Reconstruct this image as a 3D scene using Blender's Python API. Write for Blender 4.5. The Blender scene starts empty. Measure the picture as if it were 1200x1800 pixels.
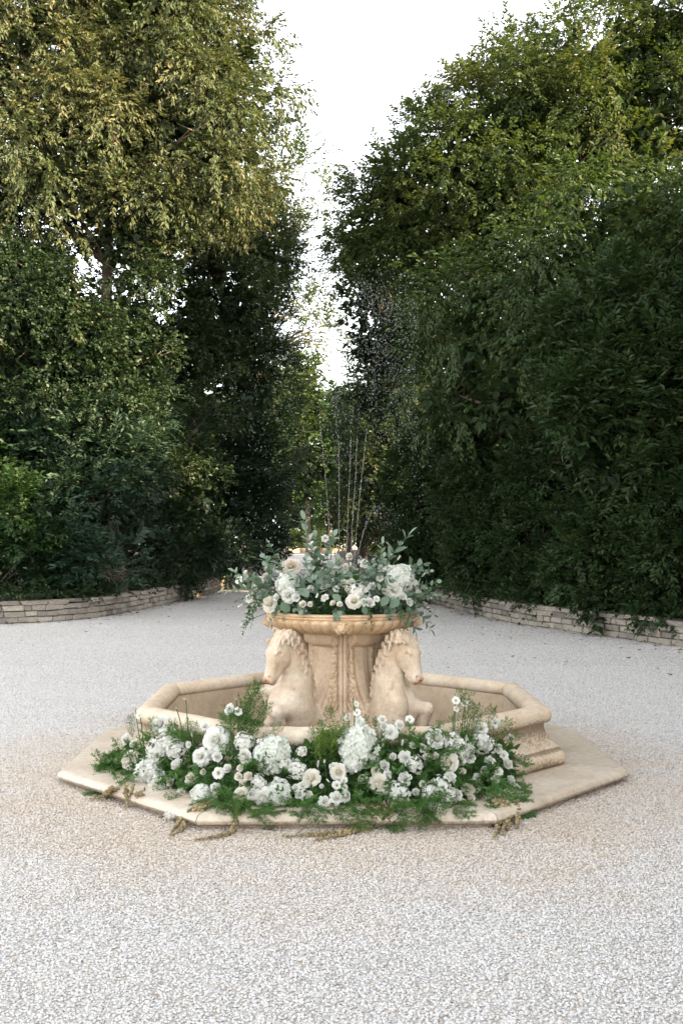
import bpy, math, random
import numpy as np
from mathutils import Vector, Matrix, Quaternion

# ------------------------------------------------------------------ camera, world, sun, exposure
F = 1850.0                       # focal length in photograph pixels (1200 x 1800)
PITCH = 0.023
CAM_H = 1.6
scene = bpy.context.scene
COL = scene.collection
cam_d = bpy.data.cameras.new('camera')
cam = bpy.data.objects.new('camera', cam_d)
COL.objects.link(cam)
cam.location = (0, 0, CAM_H)
cam.rotation_euler = (math.pi / 2 + PITCH, 0, 0)
cam_d.sensor_fit = 'VERTICAL'
cam_d.sensor_height = 36.0
cam_d.lens = 36.0 * F / 1800.0
cam_d.clip_start = 0.05
cam_d.clip_end = 2000.0
scene.camera = cam

SUN_AZ = math.radians(118)       # measured from +Y towards +X
SUN_EL = math.radians(27)
world = bpy.data.worlds.new('World')
scene.world = world
world.use_nodes = True
wt = world.node_tree
for n in list(wt.nodes):
    wt.nodes.remove(n)
wo = wt.nodes.new('ShaderNodeOutputWorld')
bg = wt.nodes.new('ShaderNodeBackground')
sky = wt.nodes.new('ShaderNodeTexSky')
sky.sky_type = 'NISHITA'
sky.sun_disc = False
sky.sun_elevation = SUN_EL
sky.sun_rotation = SUN_AZ
sky.air_density = 1.0
sky.dust_density = 1.2
sky.ozone_density = 1.0
hs = wt.nodes.new('ShaderNodeHueSaturation')
hs.inputs['Saturation'].default_value = 0.17
wt.links.new(sky.outputs[0], hs.inputs['Color'])
wt.links.new(hs.outputs[0], bg.inputs['Color'])
bg.inputs['Strength'].default_value = 0.15
wt.links.new(bg.outputs[0], wo.inputs['Surface'])

sun_dir = Vector((math.sin(SUN_AZ) * math.cos(SUN_EL), math.cos(SUN_AZ) * math.cos(SUN_EL), math.sin(SUN_EL)))
sl = bpy.data.lights.new('sun', 'SUN')
sl.energy = 5.0
sl.angle = math.radians(0.6)
sl.color = (1.0, 0.75, 0.46)
so = bpy.data.objects.new('sun', sl)
COL.objects.link(so)
so.location = (20, -20, 30)
so.rotation_euler = (-sun_dir).to_track_quat('-Z', 'Y').to_euler()

vs = scene.view_settings
vs.view_transform = 'Standard'
vs.look = 'None'
vs.gamma = 1.0
vs.use_curve_mapping = False
vs.exposure = 2.45
scene.render.engine = 'CYCLES'
scene.cycles.use_denoising = True
scene.cycles.max_bounces = 8
scene.cycles.transparent_max_bounces = 8
scene.cycles.transmission_bounces = 6
scene.cycles.caustics_reflective = False
scene.cycles.caustics_refractive = False

rng = np.random.default_rng(7)
random.seed(7)


def at(px, py, Y):
    """the place at depth Y that the photograph shows at pixel px, py"""
    u = (px - 600.0) / F
    v = (900.0 - py) / F
    wy = math.cos(PITCH) - v * math.sin(PITCH)
    wz = math.sin(PITCH) + v * math.cos(PITCH)
    t = Y / wy
    return np.array((u * t, Y, CAM_H + wz * t))


# ------------------------------------------------------------------ helpers
def obj(name, me, parent=None, mat=None):
    o = bpy.data.objects.new(name, me)
    COL.objects.link(o)
    if parent is not None:
        o.parent = parent
    if mat is not None and me is not None and len(me.materials) == 0:
        me.materials.append(mat)
    return o


def tag(o, label=None, cat=None, group=None, kind=None):
    if label: o['label'] = label
    if cat: o['category'] = cat
    if group: o['group'] = group
    if kind: o['kind'] = kind
    return o


def empty(name, loc, label, cat, group=None, rz=0.0):
    o = bpy.data.objects.new(name, None)
    COL.objects.link(o)
    o.empty_display_size = 0.2
    o.location = loc
    o.rotation_euler = (0, 0, rz)
    return tag(o, label, cat, group)


def np_mesh(name, V, Fc, smooth=False, attrs=None, mat=None):
    """V (n,3); Fc (m,k) one polygon size, or a list of such arrays"""
    me = bpy.data.meshes.new(name)
    V = np.asarray(V, dtype=np.float32).reshape(-1, 3)
    if not isinstance(Fc, (list, tuple)):
        Fc = [Fc]
    Fc = [np.asarray(f, dtype=np.int32) for f in Fc if len(f)]
    loops = np.concatenate([f.ravel() for f in Fc])
    sizes = np.concatenate([np.full(len(f), f.shape[1], dtype=np.int32) for f in Fc])
    starts = np.concatenate([[0], np.cumsum(sizes)[:-1]]).astype(np.int32)
    me.vertices.add(len(V))
    me.vertices.foreach_set('co', V.ravel())
    me.loops.add(len(loops))
    me.loops.foreach_set('vertex_index', loops)
    me.polygons.add(len(sizes))
    me.polygons.foreach_set('loop_start', starts)
    me.polygons.foreach_set('loop_total', sizes)
    if attrs:
        for k, a in attrs.items():
            at_ = me.attributes.new(k, 'FLOAT', 'POINT')
            at_.data.foreach_set('value', np.asarray(a, dtype=np.float32))
    me.update(calc_edges=True)
    if smooth:
        me.polygons.foreach_set('use_smooth', np.ones(len(sizes), dtype=bool))
    if mat is not None:
        me.materials.append(mat)
    return me


class MB:
    """collects pieces of one mesh"""
    def __init__(self):
        self.V, self.Q, self.T, self.n, self.A = [], [], [], 0, []

    def add(self, V, Q=None, T=None, a=0.5):
        V = np.asarray(V, dtype=float).reshape(-1, 3)
        self.V.append(V)
        if Q is not None and len(Q): self.Q.append(np.asarray(Q) + self.n)
        if T is not None and len(T): self.T.append(np.asarray(T) + self.n)
        self.A.append(np.broadcast_to(np.asarray(a, dtype=float), (len(V),)))
        self.n += len(V)

    def tube(self, P, R, k=7, cap=True, a=0.5):
        P = np.asarray(P, dtype=float)
        R = np.broadcast_to(np.asarray(R, dtype=float), (len(P),))
        T = np.gradient(P, axis=0)
        T /= np.linalg.norm(T, axis=1)[:, None] + 1e-9
        ref = np.array((0.31, 0.17, 0.93)) if abs(T[0][2]) < 0.8 else np.array((0.95, 0.2, 0.1))
        rings = []
        N = None
        for i in range(len(P)):
            if N is None:
                N = np.cross(T[i], ref)
            N = N - T[i] * np.dot(N, T[i])
            N /= np.linalg.norm(N) + 1e-9
            B = np.cross(T[i], N)
            an = np.arange(k) * 2 * math.pi / k
            rings.append(P[i] + R[i] * (np.cos(an)[:, None] * N + np.sin(an)[:, None] * B))
        V = np.concatenate(rings)
        Q = []
        for i in range(len(P) - 1):
            for j in range(k):
                Q.append((i * k + j, i * k + (j + 1) % k, (i + 1) * k + (j + 1) % k, (i + 1) * k + j))
        Tt = []
        if cap:
            V = np.concatenate([V, P[:1], P[-1:]])
            b, e = len(P) * k, len(P) * k + 1
            for j in range(k):
                Tt.append((b, (j + 1) % k, j))
                Tt.append((e, (len(P) - 1) * k + j, (len(P) - 1) * k + (j + 1) % k))
        self.add(V, Q, Tt, a)

    def mesh(self, name, mat=None, smooth=False):
        fs = []
        if self.Q: fs.append(np.concatenate(self.Q))
        if self.T: fs.append(np.concatenate(self.T))
        return np_mesh(name, np.concatenate(self.V), fs, smooth, {'tint': np.concatenate(self.A)}, mat)


def unit(v):
    v = np.asarray(v, dtype=float)
    return v / (np.linalg.norm(v, axis=-1, keepdims=True) + 1e-9)


def vnoise(P, seed=0):
    """cheap smooth 3D value noise, vectorised, 0..1"""
    P = np.asarray(P, dtype=float)
    i = np.floor(P).astype(np.int64)
    f = P - i
    f = f * f * (3 - 2 * f)
    def h(a, b, c):
        n = (a * 374761393 + b * 668265263 + c * 2147483647 + seed * 974711) & 0xFFFFFFFF
        n = ((n ^ (n >> 13)) * 1274126177) & 0xFFFFFFFF
        return ((n ^ (n >> 16)) & 0xFFFF) / 65535.0
    r = 0
    for dx in (0, 1):
        for dy in (0, 1):
            for dz in (0, 1):
                w = (f[..., 0] if dx else 1 - f[..., 0]) * (f[..., 1] if dy else 1 - f[..., 1]) * (f[..., 2] if dz else 1 - f[..., 2])
                r = r + w * h(i[..., 0] + dx, i[..., 1] + dy, i[..., 2] + dz)
    return r


def surface_nets(f, o, h):
    """quads of the zero surface of the grid f (negative inside)"""
    s = f < 0
    c = np.zeros(tuple(np.array(f.shape) - 1), dtype=np.int32)
    for a in (0, 1):
        for b in (0, 1):
            for d in (0, 1):
                c += s[a:f.shape[0] - 1 + a, b:f.shape[1] - 1 + b, d:f.shape[2] - 1 + d]
    act = np.argwhere((c > 0) & (c < 8))
    idx = -np.ones(c.shape, dtype=np.int64)
    idx[tuple(act.T)] = np.arange(len(act))
    acc = np.zeros((len(act), 3))
    cnt = np.zeros(len(act))
    cor = [(a, b, d) for a in (0, 1) for b in (0, 1) for d in (0, 1)]
    for p in cor:
        for q in cor:
            if p < q and sum(abs(p[k] - q[k]) for k in range(3)) == 1:
                A = act + np.array(p); B = act + np.array(q)
                fa = f[tuple(A.T)]; fb = f[tuple(B.T)]
                m = (fa < 0) != (fb < 0)
                t = np.where(m, fa / np.where(m, fa - fb, 1), 0)
                acc += np.where(m[:, None], A + (B - A) * t[:, None], 0)
                cnt += m
    V = o + h * acc / cnt[:, None]
    Q = []
    for ax in range(3):
        sh = [slice(None)] * 3
        s0 = list(sh); s1 = list(sh)
        s0[ax] = slice(0, -1); s1[ax] = slice(1, None)
        d = s[tuple(s0)].astype(int) - s[tuple(s1)].astype(int)
        e = np.argwhere(d != 0)
        u, v = (ax + 1) % 3, (ax + 2) % 3
        ok = (e[:, u] > 0) & (e[:, v] > 0) & (e[:, u] < f.shape[u] - 1) & (e[:, v] < f.shape[v] - 1)
        e = e[ok]
        sg = d[tuple(e.T)]
        def cell(du, dv):
            k = e.copy(); k[:, u] += du; k[:, v] += dv
            return idx[tuple(k.T)]
        q = np.stack([cell(-1, -1), cell(0, -1), cell(0, 0), cell(-1, 0)], 1)
        q[sg < 0] = q[sg < 0][:, ::-1]
        Q.append(q)
    return V, np.concatenate(Q)


# ------------------------------------------------------------------ materials
def mat_new(name):
    m = bpy.data.materials.new(name)
    m.use_nodes = True
    nt = m.node_tree
    b = nt.nodes['Principled BSDF']
    return m, nt, b


def nn(nt, kind, **kw):
    n = nt.nodes.new('ShaderNode' + kind)
    for k, v in kw.items():
        if hasattr(n, k) and k not in n.inputs:
            setattr(n, k, v)
        else:
            n.inputs[k].default_value = v
    return n


def ramp(nt, src, stops):
    r = nt.nodes.new('ShaderNodeValToRGB')
    el = r.color_ramp.elements
    while len(el) > len(stops): el.remove(el[-1])
    while len(el) < len(stops): el.new(0.5)
    for e, (p, c) in zip(el, stops):
        e.position = p
        e.color = (c[0], c[1], c[2], 1) if len(c) == 3 else c
    nt.links.new(src, r.inputs[0])
    return r


def mixc(nt, fac, a, b, mode='MIX'):
    m = nt.nodes.new('ShaderNodeMix')
    m.data_type = 'RGBA'
    m.blend_type = mode
    for s, v in ((m.inputs[0], fac), (m.inputs[6], a), (m.inputs[7], b)):
        if isinstance(v, (int, float)):
            s.default_value = v
        elif isinstance(v, (tuple, list)):
            s.default_value = (v[0], v[1], v[2], 1)
        else:
            nt.links.new(v, s)
    return m.outputs[2]


def leaf_mat(name, stops, rough=0.55, trans=0.35, spec=0.22, tcol=(1.25, 1.3, 0.5)):
    m, nt, b = mat_new(name)
    a = nn(nt, 'Attribute', attribute_name='tint')
    r = ramp(nt, a.outputs['Fac'], stops)
    nt.links.new(r.outputs[0], b.inputs['Base Color'])
    b.inputs['Roughness'].default_value = rough
    b.inputs['Specular IOR Level'].default_value = spec
    tr = nt.nodes.new('ShaderNodeBsdfTranslucent')
    tc = mixc(nt, 1.0, r.outputs[0], tcol, 'MULTIPLY')
    nt.links.new(tc, tr.inputs['Color'])
    mx = nt.nodes.new('ShaderNodeMixShader')
    mx.inputs[0].default_value = trans
    nt.links.new(b.outputs[0], mx.inputs[1])
    nt.links.new(tr.outputs[0], mx.inputs[2])
    nt.links.new(mx.outputs[0], nt.nodes['Material Output'].inputs['Surface'])
    return m


def stone_mat(name, c1, c2, c3, stain=(0.10, 0.08, 0.06), stain_amt=0.35, scale=1.0, bump=0.25, rough=0.7, spots=0.5, rnd=0.0, drip=0.0):
    m, nt, b = mat_new(name)
    tc = nn(nt, 'TexCoord')
    src = tc.outputs['Object']
    n1 = nn(nt, 'TexNoise', Scale=3.2 * scale, Detail=6.0, Roughness=0.6)
    nt.links.new(src, n1.inputs['Vector'])
    r1 = ramp(nt, n1.outputs['Fac'], [(0.30, c1), (0.5, c2), (0.72, c3)])
    n2 = nn(nt, 'TexNoise', Scale=22.0 * scale, Detail=8.0, Roughness=0.7)
    nt.links.new(src, n2.inputs['Vector'])
    r2 = ramp(nt, n2.outputs['Fac'], [(0.35, (0.72, 0.72, 0.72)), (0.6, (1.08, 1.06, 1.04))])
    col = mixc(nt, 0.6, r1.outputs[0], r2.outputs[0], 'MULTIPLY')
    # grime in patches
    n3 = nn(nt, 'TexNoise', Scale=5.0 * scale, Detail=9.0, Roughness=0.75)
    nt.links.new(src, n3.inputs['Vector'])
    r3 = ramp(nt, n3.outputs['Fac'], [(0.56, (0, 0, 0)), (0.70, (1, 1, 1))])
    mu = nn(nt, 'Math', operation='MULTIPLY')
    nt.links.new(r3.outputs[0], mu.inputs[0]); mu.inputs[1].default_value = stain_amt
    col = mixc(nt, mu.outputs[0], col, stain)
    # dark lichen spots
    vo = nn(nt, 'TexVoronoi', Scale=60.0 * scale)
    nt.links.new(src, vo.inputs['Vector'])
    n4 = nn(nt, 'TexNoise', Scale=2.4 * scale, Detail=3.0)
    nt.links.new(src, n4.inputs['Vector'])
    r4 = ramp(nt, vo.outputs['Distance'], [(0.10, (1, 1, 1)), (0.24, (0, 0, 0))])
    r5 = ramp(nt, n4.outputs['Fac'], [(0.52, (0, 0, 0)), (0.66, (1, 1, 1))])
    m2 = nn(nt, 'Math', operation='MULTIPLY')
    nt.links.new(r4.outputs[0], m2.inputs[0]); nt.links.new(r5.outputs[0], m2.inputs[1])
    m3 = nn(nt, 'Math', operation='MULTIPLY')
    nt.links.new(m2.outputs[0], m3.inputs[0]); m3.inputs[1].default_value = spots
    col = mixc(nt, m3.outputs[0], col, (0.06, 0.05, 0.04))
    if rnd > 0:
        oi = nn(nt, 'ObjectInfo')
        rr = ramp(nt, oi.outputs['Random'], [(0.0, (1 - rnd, 1 - rnd, 1 - rnd * 0.9)), (0.5, (1, 0.97, 0.93)), (1.0, (1 + rnd * 0.6, 1 + rnd * 0.55, 1 + rnd * 0.5))])
        col = mixc(nt, 1.0, col, rr.outputs[0], 'MULTIPLY')
    nt.links.new(col, b.inputs['Base Color'])
    b.inputs['Roughness'].default_value = rough
    b.inputs['Specular IOR Level'].default_value = 0.3
    bp = nn(nt, 'Bump', Strength=bump, Distance=0.02)
    ad = nn(nt, 'Math', operation='ADD')
    nt.links.new(n2.outputs['Fac'], ad.inputs[0]); nt.links.new(n3.outputs['Fac'], ad.inputs[1])
    nt.links.new(ad.outputs[0], bp.inputs['Height'])
    nt.links.new(bp.outputs[0], b.inputs['Normal'])
    return m


def flat_mat(name, col, rough=0.6, var=0.12, trans=0.0, attr=True, spec=0.3):
    m, nt, b = mat_new(name)
    a = nn(nt, 'Attribute', attribute_name='tint')
    lo = tuple(c * (1 - var) for c in col); hi = tuple(min(0.9, c * (1 + var)) for c in col)
    r = ramp(nt, a.outputs['Fac'], [(0.0, lo), (1.0, hi)])
    nt.links.new(r.outputs[0], b.inputs['Base Color'])
    b.inputs['Roughness'].default_value = rough
    b.inputs['Specular IOR Level'].default_value = spec
    if trans:
        tr = nt.nodes.new('ShaderNodeBsdfTranslucent')
        nt.links.new(r.outputs[0], tr.inputs['Color'])
        mx = nt.nodes.new('ShaderNodeMixShader')
        mx.inputs[0].default_value = trans
        nt.links.new(b.outputs[0], mx.inputs[1]); nt.links.new(tr.outputs[0], mx.inputs[2])
        nt.links.new(mx.outputs[0], nt.nodes['Material Output'].inputs['Surface'])
    return m


M = {}
M['stone'] = stone_mat('pale_limestone', (0.516, 0.396, 0.275), (0.602, 0.490, 0.361), (0.654, 0.568, 0.456), stain=(0.30, 0.20, 0.12), stain_amt=0.45, spots=0.7)
M['plinth'] = stone_mat('worn_limestone', (0.465, 0.381, 0.288), (0.558, 0.474, 0.372), (0.614, 0.549, 0.456), stain=(0.32, 0.24, 0.17), stain_amt=0.35, spots=0.4, rough=0.45)
M['carved'] = stone_mat('carved_limestone', (0.473, 0.335, 0.215), (0.568, 0.439, 0.310), (0.619, 0.516, 0.396), stain=(0.42, 0.24, 0.12), stain_amt=0.5, scale=1.8, spots=0.45, bump=0.15)
M['bowl'] = stone_mat('ochre_limestone', (0.468, 0.306, 0.171), (0.558, 0.396, 0.243), (0.612, 0.468, 0.324), stain=(0.36, 0.20, 0.10), stain_amt=0.55, scale=2.0, spots=0.2, bump=0.15)
M['wall'] = stone_mat('grey_wall_stone', (0.22, 0.20, 0.165), (0.33, 0.30, 0.255), (0.46, 0.43, 0.38), stain=(0.075, 0.068, 0.05), stain_amt=0.8, scale=2.2, spots=0.6, bump=0.5, rough=0.9, rnd=0.38)
M['mortar'] = stone_mat('earthy_mortar', (0.16, 0.14, 0.11), (0.22, 0.19, 0.15), (0.28, 0.25, 0.2), bump=0.6, rough=0.95)
M['soil'] = stone_mat('dark_soil', (0.030, 0.024, 0.016), (0.045, 0.036, 0.024), (0.06, 0.05, 0.035), bump=0.6, rough=0.95, spots=0.2)
M['bark'] = stone_mat('grey_brown_bark', (0.09, 0.07, 0.05), (0.14, 0.11, 0.085), (0.20, 0.165, 0.13), stain=(0.05, 0.06, 0.03), bump=0.7, rough=0.95, scale=1.5, spots=0.2)
M['asphalt'] = stone_mat('asphalt', (0.05, 0.05, 0.05), (0.065, 0.065, 0.065), (0.085, 0.085, 0.085), rough=0.9)
M['kerb'] = stone_mat('sandy_kerb', (0.22, 0.16, 0.10), (0.27, 0.20, 0.13), (0.30, 0.24, 0.17), rough=0.9)
M['metal'] = flat_mat('grey_metal', (0.30, 0.32, 0.32), 0.5)

# leaves: dull olive to fresh green
M['hack'] = leaf_mat('hackberry_leaf', [(0, (0.038, 0.058, 0.024)), (0.5, (0.071, 0.090, 0.038)), (0.85, (0.125, 0.126, 0.060)), (1, (0.22, 0.155, 0.085))], trans=0.28, tcol=(1.2, 1.15, 0.52))
M['holm'] = leaf_mat('dark_evergreen_leaf', [(0, (0.0234, 0.0390, 0.0182)), (0.6, (0.0442, 0.0676, 0.0286)), (1, (0.0780, 0.0975, 0.0364))], rough=0.4, trans=0.2)
M['laurel'] = leaf_mat('laurel_leaf', [(0, (0.0125, 0.0312, 0.0156)), (0.6, (0.0250, 0.0530, 0.0281)), (0.96, (0.0390, 0.0663, 0.0351)), (1, (0.1170, 0.0546, 0.0312))], rough=0.5, trans=0.18, spec=0.35)
M['fresh'] = leaf_mat('fresh_green_leaf', [(0, (0.0176, 0.0416, 0.0144)), (0.6, (0.0288, 0.0624, 0.0200)), (1, (0.0520, 0.0840, 0.0280))], rough=0.45, trans=0.3)
M['ivy'] = leaf_mat('ivy_leaf', [(0, (0.0128, 0.0272, 0.0112)), (0.6, (0.0240, 0.0448, 0.0176)), (1, (0.0560, 0.0680, 0.0240))], rough=0.5, trans=0.2, spec=0.3)
M['elm'] = leaf_mat('elm_leaf', [(0, (0.031, 0.054, 0.018)), (0.5, (0.053, 0.080, 0.025)), (0.9, (0.098, 0.110, 0.039)), (1, (0.18, 0.135, 0.055))], trans=0.36, tcol=(1.3, 1.2, 0.45))
M['droop'] = leaf_mat('drooping_leaf', [(0, (0.026, 0.048, 0.017)), (0.6, (0.045, 0.074, 0.026)), (1, (0.078, 0.105, 0.036))], rough=0.55, trans=0.3, spec=0.25)
M['hedge'] = leaf_mat('hedge_leaf', [(0, (0.016, 0.034, 0.011)), (0.6, (0.028, 0.055, 0.018)), (0.97, (0.050, 0.078, 0.026)), (1, (0.22, 0.09, 0.05))], rough=0.5, trans=0.2, spec=0.25)
M['poplar'] = leaf_mat('poplar_leaf', [(0, (0.045, 0.085, 0.025)), (0.6, (0.075, 0.12, 0.04)), (1, (0.12, 0.15, 0.06))], trans=0.4)
M['yellow'] = leaf_mat('yellow_green_leaf', [(0, (0.022, 0.038, 0.012)), (0.7, (0.035, 0.055, 0.015)), (0.95, (0.06, 0.075, 0.02)), (1, (0.16, 0.14, 0.03))], trans=0.25)
# ------------------------------------------------------------------ ground and gravel
FC = np.array((0.006, 7.615, 0.0))      # middle of the fountain


def gravel_colour(nt, pos, rand):
    """pale stones, warmer and damp in a ring with ragged edges round the fountain"""
    base = ramp(nt, rand, [(0.0, (0.38, 0.36, 0.335)), (0.10, (0.50, 0.48, 0.455)), (0.55, (0.605, 0.585, 0.56)), (0.90, (0.68, 0.662, 0.638)), (0.97, (0.56, 0.49, 0.41)), (1.0, (0.40, 0.31, 0.23))])
    warm = ramp(nt, rand, [(0.0, (0.38, 0.30, 0.22)), (0.4, (0.56, 0.465, 0.37)), (0.8, (0.64, 0.555, 0.46)), (1.0, (0.54, 0.40, 0.26))])
    vd = nn(nt, 'VectorMath', operation='DISTANCE')
    mp = nn(nt, 'VectorMath', operation='MULTIPLY')
    nt.links.new(pos, mp.inputs[0]); mp.inputs[1].default_value = (1, 1, 0)
    nt.links.new(mp.outputs[0], vd.inputs[0]); vd.inputs[1].default_value = (FC[0] - 0.1, FC[1] - 0.35, 0)
    no = nn(nt, 'TexNoise', Scale=1.3, Detail=8.0, Roughness=0.75)
    nt.links.new(pos, no.inputs['Vector'])
    ma = nn(nt, 'Math', operation='MULTIPLY_ADD')
    nt.links.new(no.outputs['Fac'], ma.inputs[0]); ma.inputs[1].default_value = 3.0
    nt.links.new(vd.outputs['Value'], ma.inputs[2])
    rr = ramp(nt, ma.outputs[0], [(0.0, (0, 0, 0)), (1.0, (1, 1, 1))])
    mr = nn(nt, 'MapRange')
    nt.links.new(ma.outputs[0], mr.inputs['Value'])
    mr.inputs['From Min'].default_value = 3.3; mr.inputs['From Max'].default_value = 4.5
    mr.inputs['To Min'].default_value = 0.75; mr.inputs['To Max'].default_value = 0.0
    return mixc(nt, mr.outputs[0], base.outputs[0], warm.outputs[0])


def make_ground_mat():
    m, nt, b = mat_new('gravel_bed')
    g = nn(nt, 'NewGeometry')
    vo = nn(nt, 'TexVoronoi', Scale=48.0)
    nt.links.new(g.outputs['Position'], vo.inputs['Vector'])
    sep = nn(nt, 'SeparateColor')
    nt.links.new(vo.outputs['Color'], sep.inputs[0])
    col = gravel_colour(nt, g.outputs['Position'], sep.outputs[0])
    n5 = nn(nt, 'TexNoise', Scale=0.35, Detail=6.0, Roughness=0.6)
    nt.links.new(g.outputs['Position'], n5.inputs['Vector'])
    r5 = ramp(nt, n5.outputs['Fac'], [(0.3, (0.86, 0.85, 0.84)), (0.65, (1.0, 1.0, 1.0))])
    col = mixc(nt, 1.0, col, r5.outputs[0], 'MULTIPLY')
    de = ramp(nt, vo.outputs['Distance'], [(0.3, (1, 1, 1)), (0.75, (0.68, 0.66, 0.64))])
    col = mixc(nt, 0.8, col, de.outputs[0], 'MULTIPLY')
    nt.links.new(col, b.inputs['Base Color'])
    b.inputs['Roughness'].default_value = 0.85
    bp = nn(nt, 'Bump', Strength=0.8, Distance=0.012)
    inv = nn(nt, 'Math', operation='SUBTRACT'); inv.inputs[0].default_value = 1.0
    nt.links.new(vo.outputs['Distance'], inv.inputs[1])
    nt.links.new(inv.outputs[0], bp.inputs['Height'])
    nt.links.new(bp.outputs[0], b.inputs['Normal'])
    return m


M['ground'] = make_ground_mat()
gx = np.array([-400, -60, -20, -8, 0, 8, 20, 60, 400.0]); gy = np.array([-300, -40, -8, 0, 8, 20, 40, 90, 600.0])
GV = np.array([(x, y, -0.002) for y in gy for x in gx])
GF = np.array([(j * 9 + i, j * 9 + i + 1, (j + 1) * 9 + i + 1, (j + 1) * 9 + i) for j in range(8) for i in range(8)])
tag(obj('ground', np_mesh('ground', GV, GF, mat=M['ground'])), 'pale gravel ground of the forecourt', kind='structure')


def make_pebble_mat():
    m, nt, b = mat_new('gravel_stone')
    a = nn(nt, 'Attribute', attribute_type='INSTANCER', attribute_name='shade')
    p = nn(nt, 'Attribute', attribute_type='INSTANCER', attribute_name='spot')
    col = gravel_colour(nt, p.outputs['Vector'], a.outputs['Fac'])
    g = nn(nt, 'NewGeometry')
    n2 = nn(nt, 'TexNoise', Scale=160.0, Detail=3.0)
    nt.links.new(g.outputs['Position'], n2.inputs['Vector'])
    r2 = ramp(nt, n2.outputs['Fac'], [(0.3, (0.85, 0.85, 0.85)), (0.7, (1.06, 1.06, 1.06))])
    col = mixc(nt, 1.0, col, r2.outputs[0], 'MULTIPLY')
    nt.links.new(col, b.inputs['Base Color'])
    b.inputs['Roughness'].default_value = 0.75
    return m


M['pebble'] = make_pebble_mat()
peb_col = bpy.data.collections.new('pebble_shapes')
for k in range(7):
    # blunt broken stones
    u = unit(rng.normal(size=(15, 3)))
    import bmesh
    bm = bmesh.new()
    for q in u * (0.8 + 0.35 * rng.random((15, 1))) * np.array((1.0, 0.78, 0.6)):
        bm.verts.new(q)
    bmesh.ops.convex_hull(bm, input=bm.verts)
    for v in [v for v in bm.verts if not v.link_faces]: bm.verts.remove(v)
    pm = bpy.data.meshes.new('pebble'); bm.to_mesh(pm); bm.free()
    pm.polygons.foreach_set('use_smooth', [True] * len(pm.polygons))
    pm.materials.append(M['pebble'])
    peb_col.objects.link(bpy.data.objects.new('pebble', pm))


def gravel_tree():
    ng = bpy.data.node_groups.new('gravel', 'GeometryNodeTree')
    ng.interface.new_socket('Geometry', in_out='INPUT', socket_type='NodeSocketGeometry')
    ng.interface.new_socket('Geometry', in_out='OUTPUT', socket_type='NodeSocketGeometry')
    N, Lk = ng.nodes, ng.links
    gi, go = N.new('NodeGroupInput'), N.new('NodeGroupOutput')
    na = N.new('GeometryNodeInputNamedAttribute'); na.data_type = 'FLOAT'; na.inputs['Name'].default_value = 'dens'
    dp = N.new('GeometryNodeDistributePointsOnFaces'); dp.distribute_method = 'RANDOM'
    Lk.new(gi.outputs[0], dp.inputs['Mesh']); Lk.new(na.outputs[0], dp.inputs['Density'])
    ci = N.new('GeometryNodeCollectionInfo'); ci.inputs['Collection'].default_value = peb_col
    ci.inputs['Separate Children'].default_value = True; ci.inputs['Reset Children'].default_value = True
    ip = N.new('GeometryNodeInstanceOnPoints'); ip.inputs['Pick Instance'].default_value = True
    Lk.new(dp.outputs['Points'], ip.inputs['Points']); Lk.new(ci.outputs[0], ip.inputs['Instance'])
    rv = N.new('FunctionNodeRandomValue'); rv.data_type = 'FLOAT_VECTOR'
    rv.inputs[0].default_value = (-0.4, -0.4, 0); rv.inputs[1].default_value = (0.4, 0.4, 6.283)
    er = N.new('FunctionNodeEulerToRotation'); Lk.new(rv.outputs[0], er.inputs[0]); Lk.new(er.outputs[0], ip.inputs['Rotation'])
    rs = N.new('FunctionNodeRandomValue'); rs.data_type = 'FLOAT'; rs.inputs['Seed'].default_value = 3
    rs.inputs[2].default_value = 0.0042; rs.inputs[3].default_value = 0.0098
    Lk.new(rs.outputs[1], ip.inputs['Scale'])
    rc = N.new('FunctionNodeRandomValue'); rc.data_type = 'FLOAT'; rc.inputs['Seed'].default_value = 9
    s1 = N.new('GeometryNodeStoreNamedAttribute'); s1.domain = 'INSTANCE'; s1.data_type = 'FLOAT'; s1.inputs['Name'].default_value = 'shade'
    Lk.new(ip.outputs[0], s1.inputs['Geometry']); Lk.new(rc.outputs[1], s1.inputs['Value'])
    ps = N.new('GeometryNodeInputPosition')
    s2 = N.new('GeometryNodeStoreNamedAttribute'); s2.domain = 'INSTANCE'; s2.data_type = 'FLOAT_VECTOR'; s2.inputs['Name'].default_value = 'spot'
    Lk.new(s1.outputs[0], s2.inputs['Geometry']); Lk.new(ps.outputs[0], s2.inputs['Value'])
    Lk.new(s2.outputs[0], go.inputs[0])
    return ng


# strips of ground that carry loose stones, thinner with distance
yy = [2.6, 4, 5.5, 7, 9, 11, 13, 15.5, 19, 23, 28]; dd = [9500, 9500, 8800, 7200, 5200, 3400, 2000, 1000, 450, 150]
SV, SF, SA = [], [], []
for i in range(len(dd)):
    w0, w1 = min(7, 0.42 * yy[i] + 0.4), min(7, 0.42 * yy[i + 1] + 0.4)
    for (a, b2) in ((-1, 0), (0, 1)):
        n = len(SV)
        SV += [(a * w0, yy[i], 0.0005), (b2 * w0, yy[i], 0.0005), (b2 * w1, yy[i + 1], 0.0005), (a * w1, yy[i + 1], 0.0005)]
        SF.append((n, n + 1, n + 2, n + 3)); SA.append(dd[i])
gme = np_mesh('gravel', SV, np.array(SF), mat=M['ground'])
ga = gme.attributes.new('dens', 'FLOAT', 'FACE'); ga.data.foreach_set('value', np.array(SA, dtype=np.float32))
gravel = tag(obj('gravel', gme), 'loose pale gravel stones spread over the forecourt', 'gravel', kind='stuff')
gmod = gravel.modifiers.new('stones', 'NODES'); gmod.node_group = gravel_tree()


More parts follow.
